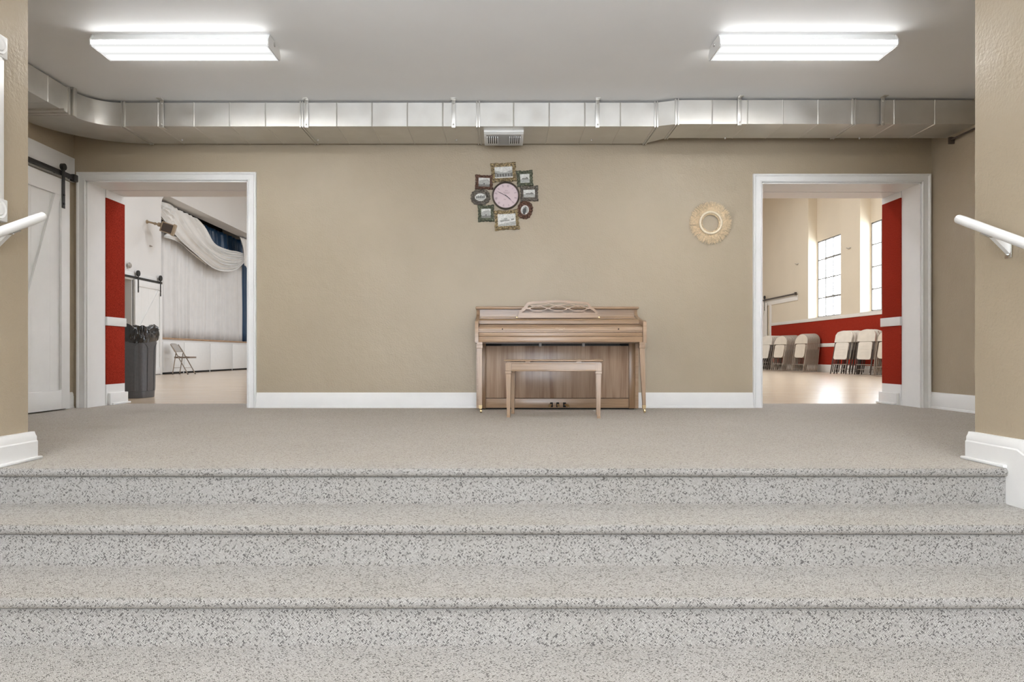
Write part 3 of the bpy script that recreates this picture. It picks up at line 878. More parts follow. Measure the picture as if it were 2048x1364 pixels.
for px in (1080.5, 1167):
    g = G(); g.box(xw(px-2.5, 6.17)-PX, xw(px+2.5, 6.17)-PX, -.20, -.165, .572, .604, .002); g.obj('rail_clip', CHAIRGREY, piano)
g = G(); g.box(-.648, .648, -.172, -.150, .105, .578, .002); g.obj('lower_panel', PWP, piano)
toe = G(); toe.box(-.648, .648, -.176, -.150, .016, .101, .002); toe = toe.obj('toe_rail', PWX, piano)
g = G(); g.box(-.70, .70, -.15, .0, .004, .60); g.obj('bottom_board', DARKGAP, piano)
for k, px in enumerate((1103, 1115.7, 1129)):
    x = xw(px, 6.18)-PX
    g = G(); g.box(x-.013, x+.013, -.178, -.176, .022, .066, .001); s = g.obj('pedal_slot_shade', DARKGAP, toe)  # black plate in place of a shaded slot
    g = G(); dx = (-.022, 0, .03)[k]
    g.tube([(x, -.16, .046), (x+dx*.3, -.20, .046), (x+dx*.8, -.235, .042), (x+dx, -.262, .036)], [.007, .008, .013, .009], 12)
    g.obj('pedal', BRASS, piano)
for s_, xt, xb in ((-1, -.694, -.687), (1, .697, .716)):
    g = G()
    def sq(zz, c, w, y=-.505): return [(c-w, y-w, zz), (c+w, y-w, zz), (c+w, y+w, zz), (c-w, y+w, zz)]
    rg = [sq(.606, xt, .024), sq(.584, xt, .024), sq(.583, xt, .0225), sq(.580, xt, .0225), sq(.579, xt, .0255), sq(.556, xt, .0255), sq(.553, xt, .0215), sq(.548, xt, .0215), sq(.075, xb, .0135), sq(.045, xb, .0135)]
    g.loft(rg); lg = g.obj('leg', PWZ, piano, smooth=25)
    g = G(); g.loft([sq(.066, xb, .0150), sq(.036, xb, .0135)]); g.cyl((xb, -.505, .04), (xb, -.505, .018), .007)
    g.obj('ferrule', BRASS, lg)
    g = G(); g.lathe((xb+.004-.009, -.51, .0155), (1, 0, 0), [(.006, 0), (.0155, .002), (.0155, .016), (.006, .018)], 20); g.obj('caster', BRASS, lg)
# music desk with pierced lattice
desk = G()
def dk(zx, zy):   # photo detail coordinates on the desk plane
    return (xw(1020+zx/10.78, 6.10)-PX, .5+(709-(590+zy/10.78))*6.10/1365)
outer = [dk(*p) for p in ((172, 495), (180, 430), (205, 350), (260, 295), (320, 240), (345, 190), (368, 163), (600, 135), (850, 118), (1040, 116), (1250, 120), (1450, 138), (1680, 158), (1715, 200), (1745, 250), (1810, 295), (1870, 345), (1895, 420), (1905, 488))]
inner = [dk(*p) for p in ((250, 385), (260, 372), (300, 345), (345, 312), (375, 285), (385, 245), (395, 212), (410, 205), (620, 190), (850, 172), (1040, 168), (1250, 174), (1430, 190), (1640, 200), (1665, 215), (1690, 265), (1730, 305), (1790, 340), (1830, 372))]
inner[-1] = dk(1835, 385)
outer += [dk(1450, 495), dk(1040, 495), dk(600, 495)]; inner += [dk(1450, 386), dk(1040, 386), dk(600, 386)]
def ring_face(g, A, B, y0, y1):
    n = len(A)
    rows_ = [[(p[0], y0, p[1]) for p in A], [(p[0], y0, p[1]) for p in B], [(p[0], y1, p[1]) for p in B], [(p[0], y1, p[1]) for p in A]]
    rg_ = [[r_[i] for r_ in rows_] for i in range(n)]
    g.loft(rg_ + rg_[:1], cap=False)
DYF, DYK = -.275, -.258
ring_face(desk, outer, inner, DYF, DYK)
x0, zb = dk(172, 495); x1, _ = dk(1905, 495); _, zm = dk(0, 385)
md = desk.obj('music_desk', PWX, piano, smooth=20)
g = G()
def strip(pts, w=.008):
    for (p0, p1) in zip(pts, pts[1:]):
        a = Vector(p0); b = Vector(p1); d = (b-a).normalized(); n_ = Vector((-d.y, d.x))*w/2
        g.prism([tuple(a+n_), tuple(a-n_), tuple(b-n_), tuple(b+n_)], 'y', DYF+.002, DYK-.002)
def arc(p0, p1, sag, n=6):
    out = []
    for k in range(n+1):
        t_ = k/n; out.append((p0[0]+(p1[0]-p0[0])*t_, p0[1]+(p1[1]-p0[1])*t_ + sag*4*t_*(1-t_)))
    return out
nodes_mid = [(395, 295), (820, 290), (1250, 290), (1680, 290)]
nodes_up = [(600, 235), (1035, 235), (1470, 235)]
nodes_lo = [(600, 345), (1035, 345), (1470, 345)]
tops = [(400, 205), (820, 180), (1250, 180), (1650, 200)]
bots = [(270, 382), (820, 388), (1250, 388), (1810, 382)]
for i in range(3):
    for a in (nodes_mid[i], nodes_mid[i+1]):
        strip(arc(dk(*a), dk(*nodes_up[i]), .004 if a[0] < nodes_up[i][0] else .004)); strip(arc(dk(*a), dk(*nodes_lo[i]), -.004))
    for a in (tops[i], tops[i+1]): strip(arc(dk(*a), dk(*nodes_up[i]), -.003))
    for a in ((nodes_lo[i][0]-190, 390), (nodes_lo[i][0]+190, 390)): strip(arc(dk(*a), dk(*nodes_lo[i]), .002), .006)
for p in nodes_up + nodes_lo:
    c_ = dk(*p); g.prism([(c_[0]+.026*math.cos(k*PI/6)*(1 if k % 2 else .8), c_[1]+.009*math.sin(k*PI/6)) for k in range(12)], 'y', DYF+.001, DYK-.001)
for p in nodes_mid:
    c_ = dk(*p); g.prism([(c_[0]+.022*math.cos(k*PI/6), c_[1]+.007*math.sin(k*PI/6)) for k in range(12)], 'y', DYF+.001, DYK-.001)
g.obj('lattice', PWX, md, smooth=20)
md.rotation_euler = (0, 0, 0)
for px in (1033.5, 1198):
    g = G(); g.box(xw(px-1.3, 6.1)-PX, xw(px+1.3, 6.1)-PX, DYF-.004, DYK, zb-.002, zb+.012, .001); g.obj('desk_hinge', BRASS, piano)

# bench
bench = thing('piano_bench', (.437, 5.555, 0), 'narrow walnut piano bench with tapered legs, pulled out before the piano', 'bench', rot=(0, 0, R(-7)))
g = G(); g.box(-.390, .390, -.195, .195, .446, .459, .005, 3); g.obj('bench_lid', PWX, bench)
g = G()
for x in (-.2, .2): g.box(x-.02, x+.02, -.186, .186, .436, .446)
g.box(-.37, .37, -.17, .17, .432, .440)
g.obj('lid_liner', PWX, bench)
g = G()
for y0, y1 in ((-.176, -.158), (.158, .176)):
    g.box(-.335, .335, y0, y1, .372, .432); g.box(-.335, .335, y0-.002, y1+.002, .368, .380, .002); g.box(-.335, .335, y0-.001, y1+.001, .424, .430, .002)
for x0, x1 in ((-.366, -.350), (.350, .366)): g.box(x0, x1, -.16, .16, .370, .432)
g.obj('apron', PWX, bench)
for sx in (-1, 1):
    for sy in (-1, 1):
        g = G(); x = sx*.355; y = sy*.162
        def sq(zz, w, ox=0): return [(x-w+ox, y-w, zz), (x+w+ox, y-w, zz), (x+w+ox, y+w, zz), (x-w+ox, y+w, zz)]
        g.loft([sq(.432, .0225), sq(.372, .0225), sq(.370, .0205), sq(.367, .0205), sq(.366, .024), sq(.350, .024), sq(.347, .0195), sq(.343, .0195), sq(.020, .0125), sq(.018, .0145), sq(.0, .0135)])
        g.obj('leg', PWZ, bench, smooth=25)

# ------------------------------------------------------------------ clock with picture frames
CX, CZ = 0.05, 1.985
def zc(zx, zy):
    return ((920+zx/8.022-1001)/213.3-CX, (709-(310+zy/8.022))/213.3+.5-CZ)
S = 1/8.022/213.3
clock = thing('picture_frame_clock', (CX, YB, CZ), 'round pink dial wall clock ringed by eight ornate little picture frames', 'clock')
GOLD = make_patina('antique gold patina', (.47, .36, .19), (.07, .05, .03))
GREEN = make_patina('antique green patina', (.185, .20, .135), (.035, .04, .028))
COPPER = make_patina('antique red-brown patina', (.20, .10, .068), (.05, .026, .018))
PEWTER = make_patina('antique pewter patina', (.22, .195, .165), (.05, .043, .036))
PHOTO = [plain('photo tone %d' % k, c_, .5, noise=.25, nscale=90) for k, c_ in enumerate([(.62, .62, .59), (.36, .36, .34), (.16, .155, .14), (.045, .043, .04)])]
def ornate_frame(cz, ow, oh, iw, ih, tilt, mt, oval=False, photo=0, seed=1):
    rr = random.Random(seed)
    cx_, cz_ = zc(*cz); ow *= S/2; oh *= S/2; iw *= S/2; ih *= S/2
    n = 96
    def outline(a, b, t, ov):
        ang = 2*PI*t
        ca, sa = math.cos(ang), math.sin(ang)
        if ov: return (a*ca, b*sa)
        # square param: same angle, projected onto rectangle
        k = max(abs(ca), abs(sa))
        return (a*ca/k, b*sa/k)
    g = G(); rings = []
    for i in range(n):
        t = i/n
        po = outline(ow, oh, t, oval); pi_ = outline(iw, ih, t, oval)
        sc = 1 + .035*math.sin(2*PI*t*16) + .03*math.cos(2*PI*t*4+PI) + rr.uniform(-.012, .012)
        po = (po[0]*sc*.97, po[1]*sc*.97)
        ring = []
        for f, hgt in ((0, .0), (0, .010), (.12, .012), (.3, .014), (.45, .020), (.62, .024), (.8, .019), (.93, .016), (1, .010), (1, 0)):
            b_ = .0035*math.sin(2*PI*t*24+f*9) + .003*math.sin(2*PI*t*40-f*14) if .2 < f < 1 else 0
            ring.append((pi_[0]+(po[0]-pi_[0])*f, -(hgt+b_) if hgt else -.0005, pi_[1]+(po[1]-pi_[1])*f))
        rings.append(ring)
    rings.append(rings[0])
    g.loft(rings, cap=False)
    if not oval:
        for sx in (-1, 1):
            for sz in (-1, 1):
                g.ball((sx*(ow+iw)/2*1.02, -.02, sz*(oh+ih)/2*1.02), .011, 10, (1.2, .6, 1.2))
        for sx, sz in ((0, 1), (0, -1), (1, 0), (-1, 0)):
            g.ball((sx*(ow+iw)/2, -.022, sz*(oh+ih)/2), .010, 10, (1.6 if sz else .9, .5, .9 if sz else 1.6))
    f = g.obj('picture_frame', mt, clock, smooth=50)
    f.location = (cx_, -.002, cz_); f.rotation_euler = (0, R(tilt), 0)
    # photograph: small flat landscape of several tones
    g = G(); e = 1.02
    def poly(pts, mi, y):
        g.mi = mi
        g.face([(px*iw*e, y, pz*ih*e) for px, pz in pts])
    if oval:
        pts = [(math.cos(2*PI*k/32), math.sin(2*PI*k/32)) for k in range(32)]
        poly(pts, 0, -.006)
    else: poly([(-1, -1), (1, -1), (1, 1), (-1, 1)], 0, -.006)
    y = -.0065
    if photo == 0:      # street between dark buildings
        poly([(-1, -.8), (1, -.8), (1, .35), (.55, .2), (.2, .0), (-.3, .05), (-.7, .3), (-1, .4)], 1, y); poly([(-1, -.75), (1, -.75), (1, .0), (.6, -.2), (-.6, -.2), (-1, .1)], 2, y-.0003)
        for k in range(12): x = -.85+k*.15; poly([(x, -.7), (x+.07, -.7), (x+.06, -.25), (x+.01, -.25)], 3 if k % 2 else 1, y-.0006)
    elif photo == 1:    # barn shape
        poly([(-1, -1), (1, -1), (1, -.35), (-1, -.3)], 2, y); poly([(-.9, -.5), (.9, -.5), (.9, .35), (.55, .7), (-.5, .5), (-.9, .2)], 1, y-.0003); poly([(-.1, -.5), (.1, -.5), (.1, -.2), (-.1, -.2)], 3, y-.0006)
    elif photo == 2:    # low houses and lawn
        poly([(-1, -1), (1, -1), (1, -.2), (-1, -.15)], 1, y); poly([(-.6, -.2), (.75, -.2), (.75, .05), (.4, .35), (.1, .1), (-.6, .1)], 2, y-.0003)
    elif photo == 3:    # row of small figures
        for k in range(9):
            x = -.78+k*.18; hh = .35+.12*((k*7) % 3)
            poly([(x, -.35), (x+.11, -.35), (x+.13, hh*.4), (x+.06, hh), (x-.01, hh*.4)], 3, y)
        poly([(-.7, -.75), (.7, -.75), (.85, -.5), (-.85, -.5)], 1, y)
    elif photo == 4:    # standing figure
        poly([(-.75, -.5), (.8, -.5), (.9, .2), (.4, .7), (-.5, .7)], 1, y)
        poly([(-.3, -.9), (.3, -.9), (.4, 0), (.25, .35), (-.2, .4), (-.45, .1)], 3, y-.0003)
        poly([(.05+.22*math.cos(k*PI/6), .55+.22*math.sin(k*PI/6)) for k in range(12)], 2, y-.0006)
    else:               # boat and wide slope
        poly([(-1, -1), (1, -1), (1, -.25), (-1, -.7)], 1, y); poly([(-.75, -.25), (.3, -.1), (.35, .05), (.1, .1), (0, .35), (-.3, .3), (-.35, .1), (-.7, .0)], 1, y-.0003); poly([(-.7, -.25), (.3, -.12), (.3, -.04), (-.7, -.15)], 2, y-.0006)
        poly([(.45, -.05), (.8, 0), (.8, .15), (.5, .12)], 2, y-.0006)
    p = g.obj('photograph', PHOTO, f, smooth=0)
    return f
ornate_frame((700, 282), 405, 310, 285, 180, -3, GOLD, False, 0, 1)
ornate_frame((1040, 380), 262, 258, 150, 142, -3, GREEN, False, 2, 2)
ornate_frame((1110, 622), 290, 250, 185, 122, -1, PEWTER, False, 2, 3)
ornate_frame((1040, 885), 265, 305, 130, 150, 14, COPPER, True, 4, 4)
ornate_frame((750, 1045), 400, 325, 288, 195, -3, GOLD, False, 5, 5)
ornate_frame((417, 940), 262, 272, 150, 148, -1, GREEN, False, 1, 6)
ornate_frame((328, 680), 330, 270, 175, 122, -3, PEWTER, True, 3, 7)
ornate_frame((388, 440), 290, 232, 180, 140, 2, COPPER, False, 1, 8)
ccx, ccz = zc(735, 658)
g = G(); g.lathe((ccx, 0, ccz), (0, -1, 0), [(222*S, .001), (224*S, .024), (218*S, .034), (208*S, .037), (200*S, .032), (196*S, .022), (196*S, .012), (.01, .012)], 64)
rim = g.obj('clock_rim', plain('bronze brown rim', (.085, .068, .052), .4, .3, noise=.1), clock)
g = G(); g.lathe((ccx, 0, ccz), (0, -1, 0), [(197*S, .013), (197*S, .016), (.001, .016)], 64)
dial = g.obj('dial', plain('pale pink dial', (.62, .50, .52), .5, noise=.03), clock)
def text_mesh(body, size, Mx, material, parent, name):
    cu = bpy.data.curves.new(name, 'FONT'); cu.body = body; cu.size = size; cu.align_x = 'CENTER'; cu.align_y = 'CENTER'; cu.extrude = .0004
    ob = bpy.data.objects.new(name, cu); COL.objects.link(ob)
    dg = bpy.context.evaluated_depsgraph_get(); dg.update()
    me = bpy.data.meshes.new_from_object(ob.evaluated_get(dg))
    bpy.data.objects.remove(ob)
    me.transform(Mx); me.materials.clear(); me.materials.append(material)
    o = bpy.data.objects.new(name, me); COL.objects.link(o); o.parent = parent
    return o
NUMERAL = plain('faded purple-grey ink', (.22, .15, .17), .6)
HANDM = plain('dark hand enamel', (.03, .025, .025), .4)
ROT = 13
for k, s_ in enumerate(['XII', 'I', 'II', 'III', 'IV', 'V', 'VI', 'VII', 'VIII', 'IX', 'X', 'XI']):
    a = R(ROT + 30*k); rr_ = 157*S
    Mx = Matrix.Translation((ccx+math.sin(a)*rr_, -.0165, ccz+math.cos(a)*rr_)) @ Matrix.Rotation(a, 4, 'Y') @ Matrix.Rotation(R(90), 4, 'X') @ Matrix.Diagonal((.62, 1.25, 1, 1))
    text_mesh(s_, .026, Mx, NUMERAL, dial, 'numeral')
# faint script lines, too worn to read
FAINT = plain('very faint ink', (.50, .39, .41), .6)
for zx0, zx1, zy in ((690, 800, 602), (705, 790, 622), (720, 770, 575), (700, 735, 716)):
    g = G(); a = zc(zx0, zy); b = zc(zx1, zy+8); n_ = 14
    for k in range(n_):
        x = a[0]+(b[0]-a[0])*k/n_; z = a[1]+(b[1]-a[1])*k/n_
        g.box(x, x+.0022, -.0168, -.0162, z, z+.0035+.002*(k % 3))
    g.box(a[0], b[0], -.0166, -.0162, min(a[1], b[1])-.001, max(a[1], b[1])+.0012)
    g.obj('dial_script', FAINT, dial)
def hand(ang, l0, l1, w, name, y):
    g = G(); a = R(ang); d = Vector((math.sin(a), math.cos(a))); n_ = Vector((d.y, -d.x))
    c_ = Vector((ccx, ccz))
    pts = [c_-d*l0+n_*w*.5, c_-d*l0-n_*w*.5, c_+d*l1*.6-n_*w, c_+d*l1, c_+d*l1*.6+n_*w]
    g.prism([tuple(p) for p in pts], 'y', y-.001, y); g.obj(name, HANDM, dial)
hand(ROT+115, .015, 112*S, .0035, 'hour_hand', -.019)
hand(ROT+283, .02, 165*S, .0028, 'minute_hand', -.021)
hand(ROT+120, .0, 168*S, .0011, 'second_hand', -.023)
g = G(); g.lathe((ccx, -.016, ccz), (0, -1, 0), [(.005, 0), (.005, .009), (.001, .010)], 12); g.obj('hand_pin', HANDM, dial)

# ------------------------------------------------------------------ raffia wreath
wx, wz = (1420-1001)/213.3, (709-446.5)/213.3+.5
wr = thing('raffia_wreath', (wx, YB, wz), 'round raffia fringe wreath hung on the tan wall by the right doorway', 'wreath')
g = G()
r3 = random.Random(11)
for k in range(420):
    a = 2*PI*k/420 + r3.uniform(-.03, .03)
    r1 = .196*r3.uniform(.90, 1.03); r0 = .100
    da = r3.uniform(-.07, .07); lift = r3.uniform(.006, .026)
    w = r3.uniform(.0018, .0042)
    p = []
    for f in (0, .5, 1):
        rad = r0+(r1-r0)*f; aa = a+da*f*f
        c_ = Vector((math.cos(aa)*rad, -(lift*(.6+.4*f)) - .004*math.sin(f*3), math.sin(aa)*rad)); tt = Vector((-math.sin(aa), 0, math.cos(aa)))
        p.append((c_+tt*w*(1-.4*f), c_-tt*w*(1-.4*f)))
    for (a0, a1), (b0, b1) in zip(p, p[1:]): g.face([a0, a1, b1, b0])
g.obj('fringe', RAFFIA, wr, smooth=0, solid=.0012)
g = G(); n = 48
g.tube([(math.cos(2*PI*k/n)*.100, -.026, math.sin(2*PI*k/n)*.100) for k in range(n)], .0115, 12, closed=True); g.obj('cord_ring', CORDM, wr)
g = G()
for ph in (0, PI):
    n = 240
    g.tube([(math.cos(2*PI*k/n)*(.083+.004*math.cos(20*2*PI*k/n+ph)), -.018-.004*math.sin(20*2*PI*k/n+ph), math.sin(2*PI*k/n)*(.083+.004*math.cos(20*2*PI*k/n+ph))) for k in range(n)], .0045, 6, closed=True)
g.obj('braided_edge', RAFFIA, wr)

# ------------------------------------------------------------------ handrails
def handrail(name, side, zoff, label):
    t = thing(name, (0, 0, 0), label, 'handrail')
    X = side*2.165
    sl = .448
    def P(y): return (X, y, 1.111+zoff + sl*(y-3.133))
    g = G()
    pts = [P(3.232), P(3.226), P(3.19), P(3.1), P(2.5), P(1.2)]
    g.tube(pts, [.016, .0205, .0215, .0215, .0215, .0215], 20); g.obj('rail', SHINYWHITE, t, smooth=60)
    for yb in (3.03, 1.6):
        c_ = Vector(P(yb)); wall = side*2.255
        b = G()
        b.prism([(0, 0), (.085, .0), (.0, -.085)], 'y', yb-.012, yb+.012)
        # triangular arm from wall to under the rail
        for v_ in b.bm.verts:
            lx, lz = v_.co.x, v_.co.z
            v_.co.x = wall - side*lx; v_.co.z = c_.z-.024 + lz
        br = b.obj('bracket', SHINYWHITE, t)
        b = G(); b.box(wall-side*.003, wall, yb-.02, yb+.02, c_.z-.125, c_.z-.02, .001)
        for dz in (-.045, -.11): b.ball((wall-side*.004, yb, c_.z+dz), .007, 8)
        b.obj('wall_plate', CHROME, br); b = G()
        b.box(X-.012, X+.012, yb-.03, yb+.03, c_.z-.027, c_.z-.0215, .001, M=Matrix.Translation(c_) @ Matrix.Rotation(math.atan(sl), 4, 'X') @ Matrix.Translation(-c_))
        b.obj('saddle_plate', CHROME, br)
    return t
handrail('handrail', 1, -.012, 'round white handrail on the stair wall beside the white stair skirting step')
handrail('handrail', -1, 0, 'round white handrail on the stair wall below the carved window casing')

# ------------------------------------------------------------------ left hall view: bin, chair, spotlight, drapes
can = thing('trash_can', (-4.25, 7.96, 0), 'tall grey plastic trash can with arched corner panels on the maple floor', 'trash can', rot=(0, 0, R(0)))
g = G(); n = 48
def se(a, b, z, p=3.2, shift=0):
    out = []
    for k in range(n):
        t_ = 2*PI*k/n; c_, s_ = math.cos(t_), math.sin(t_)
        out.append((a*math.copysign(abs(c_)**(2/p), c_)+shift, b*math.copysign(abs(s_)**(2/p), s_), z))
    return out
g.loft([se(.158, .20, 0), se(.162, .203, .01), se(.164, .205, .075), se(.168, .209, .078), se(.178, .222, .60), se(.184, .228, .69), se(.190, .234, .695), se(.190, .234, .715), se(.182, .226, .715), se(.176, .22, .60), se(.17, .21, .1)])
body = g.obj('can_body', CANGREY, can, smooth=40)
# raised arched panels on the corners
def surf(t_, z, off=0.0):
    f = min(max((z-.078)/(.60-.078), 0), 1.2); a = .168+.010*f+off; b = .209+.013*f+off
    c_, s_ = math.cos(t_), math.sin(t_); p = 3.2
    return Vector((a*math.copysign(abs(c_)**(2/p), c_), b*math.copysign(abs(s_)**(2/p), s_), z))
for tc_ in (-PI/4+.10, PI/4-.10, PI*3/4+.10, -PI*3/4-.10):
    path = []
    hw = .50
    g = G()
    for k in range(8): path.append(surf(tc_-hw, .08+k*.068, .002))
    for k in range(1, 12): path.append(surf(tc_-hw*math.cos(k*PI/12), .556+.082*math.sin(k*PI/12), .002))
    for k in range(7, -1, -1): path.append(surf(tc_+hw, .08+k*.068, .002))
    g.tube(path, .004, 8); g.obj('arch_panel', CANGREY, can)
bag = thing('bin_liner', (-4.25, 7.96, .0), 'crumpled black plastic bag lining the grey trash can', 'bag')
g = G(); r4 = random.Random(5)
nn = 96
rings = []
for j, (a, z, amp) in enumerate([(.188, .672, .003), (.194, .682, .007), (.198, .70, .012), (.201, .73, .016), (.198, .77, .018), (.196, .805, .016), (.182, .83, .014), (.165, .825, .012), (.155, .78, .01), (.15, .70, .006)]):
    ring = []
    for k in range(nn):
        t_ = 2*PI*k/nn
        wob = amp*(math.sin(t_*9+j*1.3)*.5+math.sin(t_*17-j*2.1)*.45+math.sin(t_*31+j*.9)*.35)
        dr = (.06*math.sin(t_-PI*.15)**2 if j < 2 else 0)
        c_, s_ = math.cos(t_), math.sin(t_); p = 3
        aa = a+wob; bb = a+.045+wob
        zz = z + amp*1.1*math.sin(t_*7+j)+ (-.02*math.cos(t_+.6) if j < 2 else .012*math.sin(t_*3+1)) + r4.uniform(-.004, .004)
        if j < 1: zz -= dr*.4
        ring.append((aa*math.copysign(abs(c_)**(2/p), c_), bb*math.copysign(abs(s_)**(2/p), s_), zz))
    rings.append(ring)
g.loft(rings, cap=False)
g.obj('liner', BAG, bag, smooth=50)

# folding chair, open
def open_chair(loc, rz, label):
    """front toward local +x, width along y"""
    t = thing('folding_chair', loc, label, 'chair', rot=(0, 0, rz))
    for s_ in (-1, 1):
        y = s_*.205
        g = G(); g.tube([(.19, y, .012), (-.14, y, .60), (-.245, y, .755)], .0125, 10); g.obj('front_leg', CHAIRTUBE, t)
        g = G(); g.tube([(-.20, y*.93, .012), (-.115, y*.93, .54)], .0115, 10); g.obj('rear_leg', CHAIRTUBE, t)
        g = G(); g.tube([(-.135, y*.9, .50), (-.05, y*.9, .46), (.02, y*.9, .43)], .006, 6); g.obj('seat_link', CHAIRTUBE, t)
        for nm, (xx, zz) in (('foot_cap', (.19, .0)), ('foot_cap', (-.20, .0))):
            g = G(); g.lathe((xx, y*(1 if xx > 0 else .93), 0), (0, 0, 1), [(.015, 0), (.016, .02), (.013, .028)], 10); g.obj(nm, CHAIRDARK, t)
    g = G(); g.tube([(.105, -.2, .165), (.105, .2, .165)], .006, 8); g.obj('front_stretcher', CHAIRTUBE, t)
    g = G(); g.tube([(-.175, -.19, .165), (-.175, .19, .165)], .006, 8); g.obj('rear_stretcher', CHAIRTUBE, t)
    g = G()
    def seat(z): return [(.245 if abs(yy) < .15 else .225, yy, z) for yy in (-.19, -.1, 0, .1, .19)] + [(-.165, yy, z) for yy in (.18, .0, -.18)]
    g.loft([seat(.405), seat(.410), seat(.440), seat(.448)]); g.obj('seat', CHAIRVINYL, t)
    g = G()
    def bk(i, j):
        y = -.215+.43*i; zz = .565+.215*j - (.06*abs(2*i-1)**4 if j == 1 else 0)
        return (-.135-.62*(zz-.565) - .025*(1-(2*i-1)**2), y, zz)
    g.grid(bk, 16, 6); g.obj('backrest', CHAIRGREY, t, solid=.012)
    return t
open_chair((-8.03, 17.32, 0), 0, 'open taupe folding chair standing alone before the white stage front')

sp = thing('spotlight', (HXL, 16.4, 3.69), 'beige wall spotlight on a jointed arm beside the stage drape', 'spotlight')
g = G(); g.lathe((0, 0, 0), (1, 0, 0), [(.045, 0), (.045, .02), (.02, .03), (.02, .05)], 20)
g.tube([(.03, 0, 0), (.2, 0, -.045), (.33, .0, -.075)], .024, 12); g.ball((.2, 0, -.045), .036, 12); g.lathe((.26, 0, -.06), (1, 0, -.2), [(.03, 0), (.05, .02), (.05, .07), (.035, .09)], 16)
g.obj('arm', BEIGEPLASTIC, sp)
g = G(); M_ = Matrix.Translation((.50, .02, -.155)) @ Matrix.Rotation(R(18), 4, 'Y') @ Matrix.Rotation(R(20), 4, 'Z')
g.box(-.15, .13, -.13, .13, -.12, .12, .012, M=M_); g.box(.11, .16, -.15, .15, -.14, .14, .006, M=M_)
g.obj('lamp_box', BEIGEPLASTIC, sp)
g = G(); g.box(-.12, .11, -.137, -.13, -.10, .10, M=M_); g.obj('vent_side', CHAIRDARK, sp)

bl = thing('alarm_bell', (HXL, 15.55, 2.53), 'small round white alarm bell high on the hall wall above the barn door', 'bell')
g = G(); g.lathe((0, 0, 0), (1, 0, 0), [(.03, 0), (.03, .03), (.065, .035), (.068, .05), (.05, .075), (.001, .085)], 24); g.obj('gong', plain('dull steel', (.42, .40, .37), .35, .5), bl)
g = G(); g.tube([(.01, -.05, -.05), (.01, -.12, -.08), (.01, -.14, -.11)], .006, 8); g.obj('wire', TRIM, bl)
hk = G(); hk.box(0, .03, -.03, .03, -.02, .02, .006); hk.tube([(.0, 0, 0), (.06, 0, -.01)], .01, 8)
tag(hk.obj('wall_hook', CHAIRGREY, loc=(HXL, 16.55, 3.13)), 'small grey hook on the white hall wall below the spotlight', 'hook')
for k, (y, z, lb) in enumerate(((21.15, 3.30, 'small bracket stub on the cream wall left of the first steel window'), (18.0, 3.30, 'small bracket stub on the cream pier between two steel windows'))):
    hk = G(); hk.box(-.03, 0, -.09, .05, -.012, .012, .004); hk.tube([(0, .03, 0), (-.07, .03, .015)], .010, 8)
    tag(hk.obj('wall_bracket', CHAIRGREY, loc=(HXR, y, z)), lb, 'bracket', 'bracket stubs on the cream hall wall')

# stage drapes
def pleats(y, seed):
    return .32*math.sin(y*9.1+seed)+.40*math.sin(y*19.3+seed*2.1)+.38*math.sin(y*37.0+seed*.7)*(.6+.4*math.sin(y*2.3))
def curtain(name, X, y0, y1, z0, z1, amp, mt, label, cat, nu=240, nv=10, freq=1.0, parent=None):
    g = G()
    def f(i, j):
        y = y0+(y1-y0)*i; z = z0+(z1-z0)*j
        a = amp*(.65+.35*(1-j))
        return (X+a*pleats(y*freq+.06*math.sin(j*3+y), 1.0), y+.03*math.sin(j*2.2+y*3)*(1-j), z+.012*math.sin(y*6)*(1-j))
    g.grid(f, nu*2, nv)
    o = g.obj(name, mt, smooth=80, solid=.004)
    if label: tag(o, label, cat)
    return o
curtain('stage_curtain', HXL-.66, 18.28, 24.1, .955, 4.0, .12, DRAPE, 'long white pleated curtain closing the stage', 'curtain', 300)
curtain('stage_valance', HXL-.90, 19.2, 25.6, 3.90, 4.62, .10, BLUE, 'dark blue pleated satin valance across the top of the stage', 'curtain', 260, 6, .9)
curtain('stage_leg_curtain', HXL-.74, 24.12, 25.8, .955, 3.95, .05, BLUE, 'dark blue side curtain at the far end of the stage', 'curtain', 80, 8)
curtain('dark_gap_cloth', HXL-.56, 18.02, 18.27, .955, 1.78, .02, plain('navy cloth', (.02, .026, .045), .4), 'narrow dark navy cloth strip added in the dark gap at the stage edge', 'bag', 20, 8)  # dark cloth strip added to fill the dark gap beside the curtain
# swag: ruled cloth between two edges measured on the drape plane
XS_ = HXL-.36
def on(x, y, X=XS_):
    k = X/(x-1001)            # depth/f
    return Vector((X, 1365*k, .5+(709-y)*k))
def interp(pts, t):
    s_ = t*(len(pts)-1); i = min(int(s_), len(pts)-2); f = s_-i
    return Vector(pts[i]).lerp(Vector(pts[i+1]), f)
SWAG = thing('stage_swag', (0, 0, 0), 'sheer white swag gathered diagonally across the stage opening', 'drape')
def swag(name, up, lo, label, folds=7, amp=.05, nu=60, nv=60, bulge=.10):
    U = [on(*p) for p in up]; W = [on(*p) for p in lo]
    def cr(P, t):
        n_ = len(P)-1; s_ = t*n_; i = min(int(s_), n_-1); f = s_-i
        p0, p1, p2, p3 = P[max(i-1, 0)], P[i], P[i+1], P[min(i+2, n_)]
        return .5*((2*p1)+(p2-p0)*f+(2*p0-5*p1+4*p2-p3)*f*f+(3*p1-p0-3*p2+p3)*f**3)
    g = G()
    def f(i, j):
        p = cr(U, i).lerp(cr(W, i), j)
        p.x += bulge*math.sin(PI*i)*math.sin(PI*j*.9)+amp*math.sin(j*folds*2*PI+i*2.5)*(.35+.65*math.sin(PI*min(1, i*.8+.2)))+amp*.4*math.sin(j*folds*4.7*PI+i*5)
        return p
    g.grid(f, nu, nv)
    return g.obj(name, SHEER, SWAG, smooth=80, solid=.004)
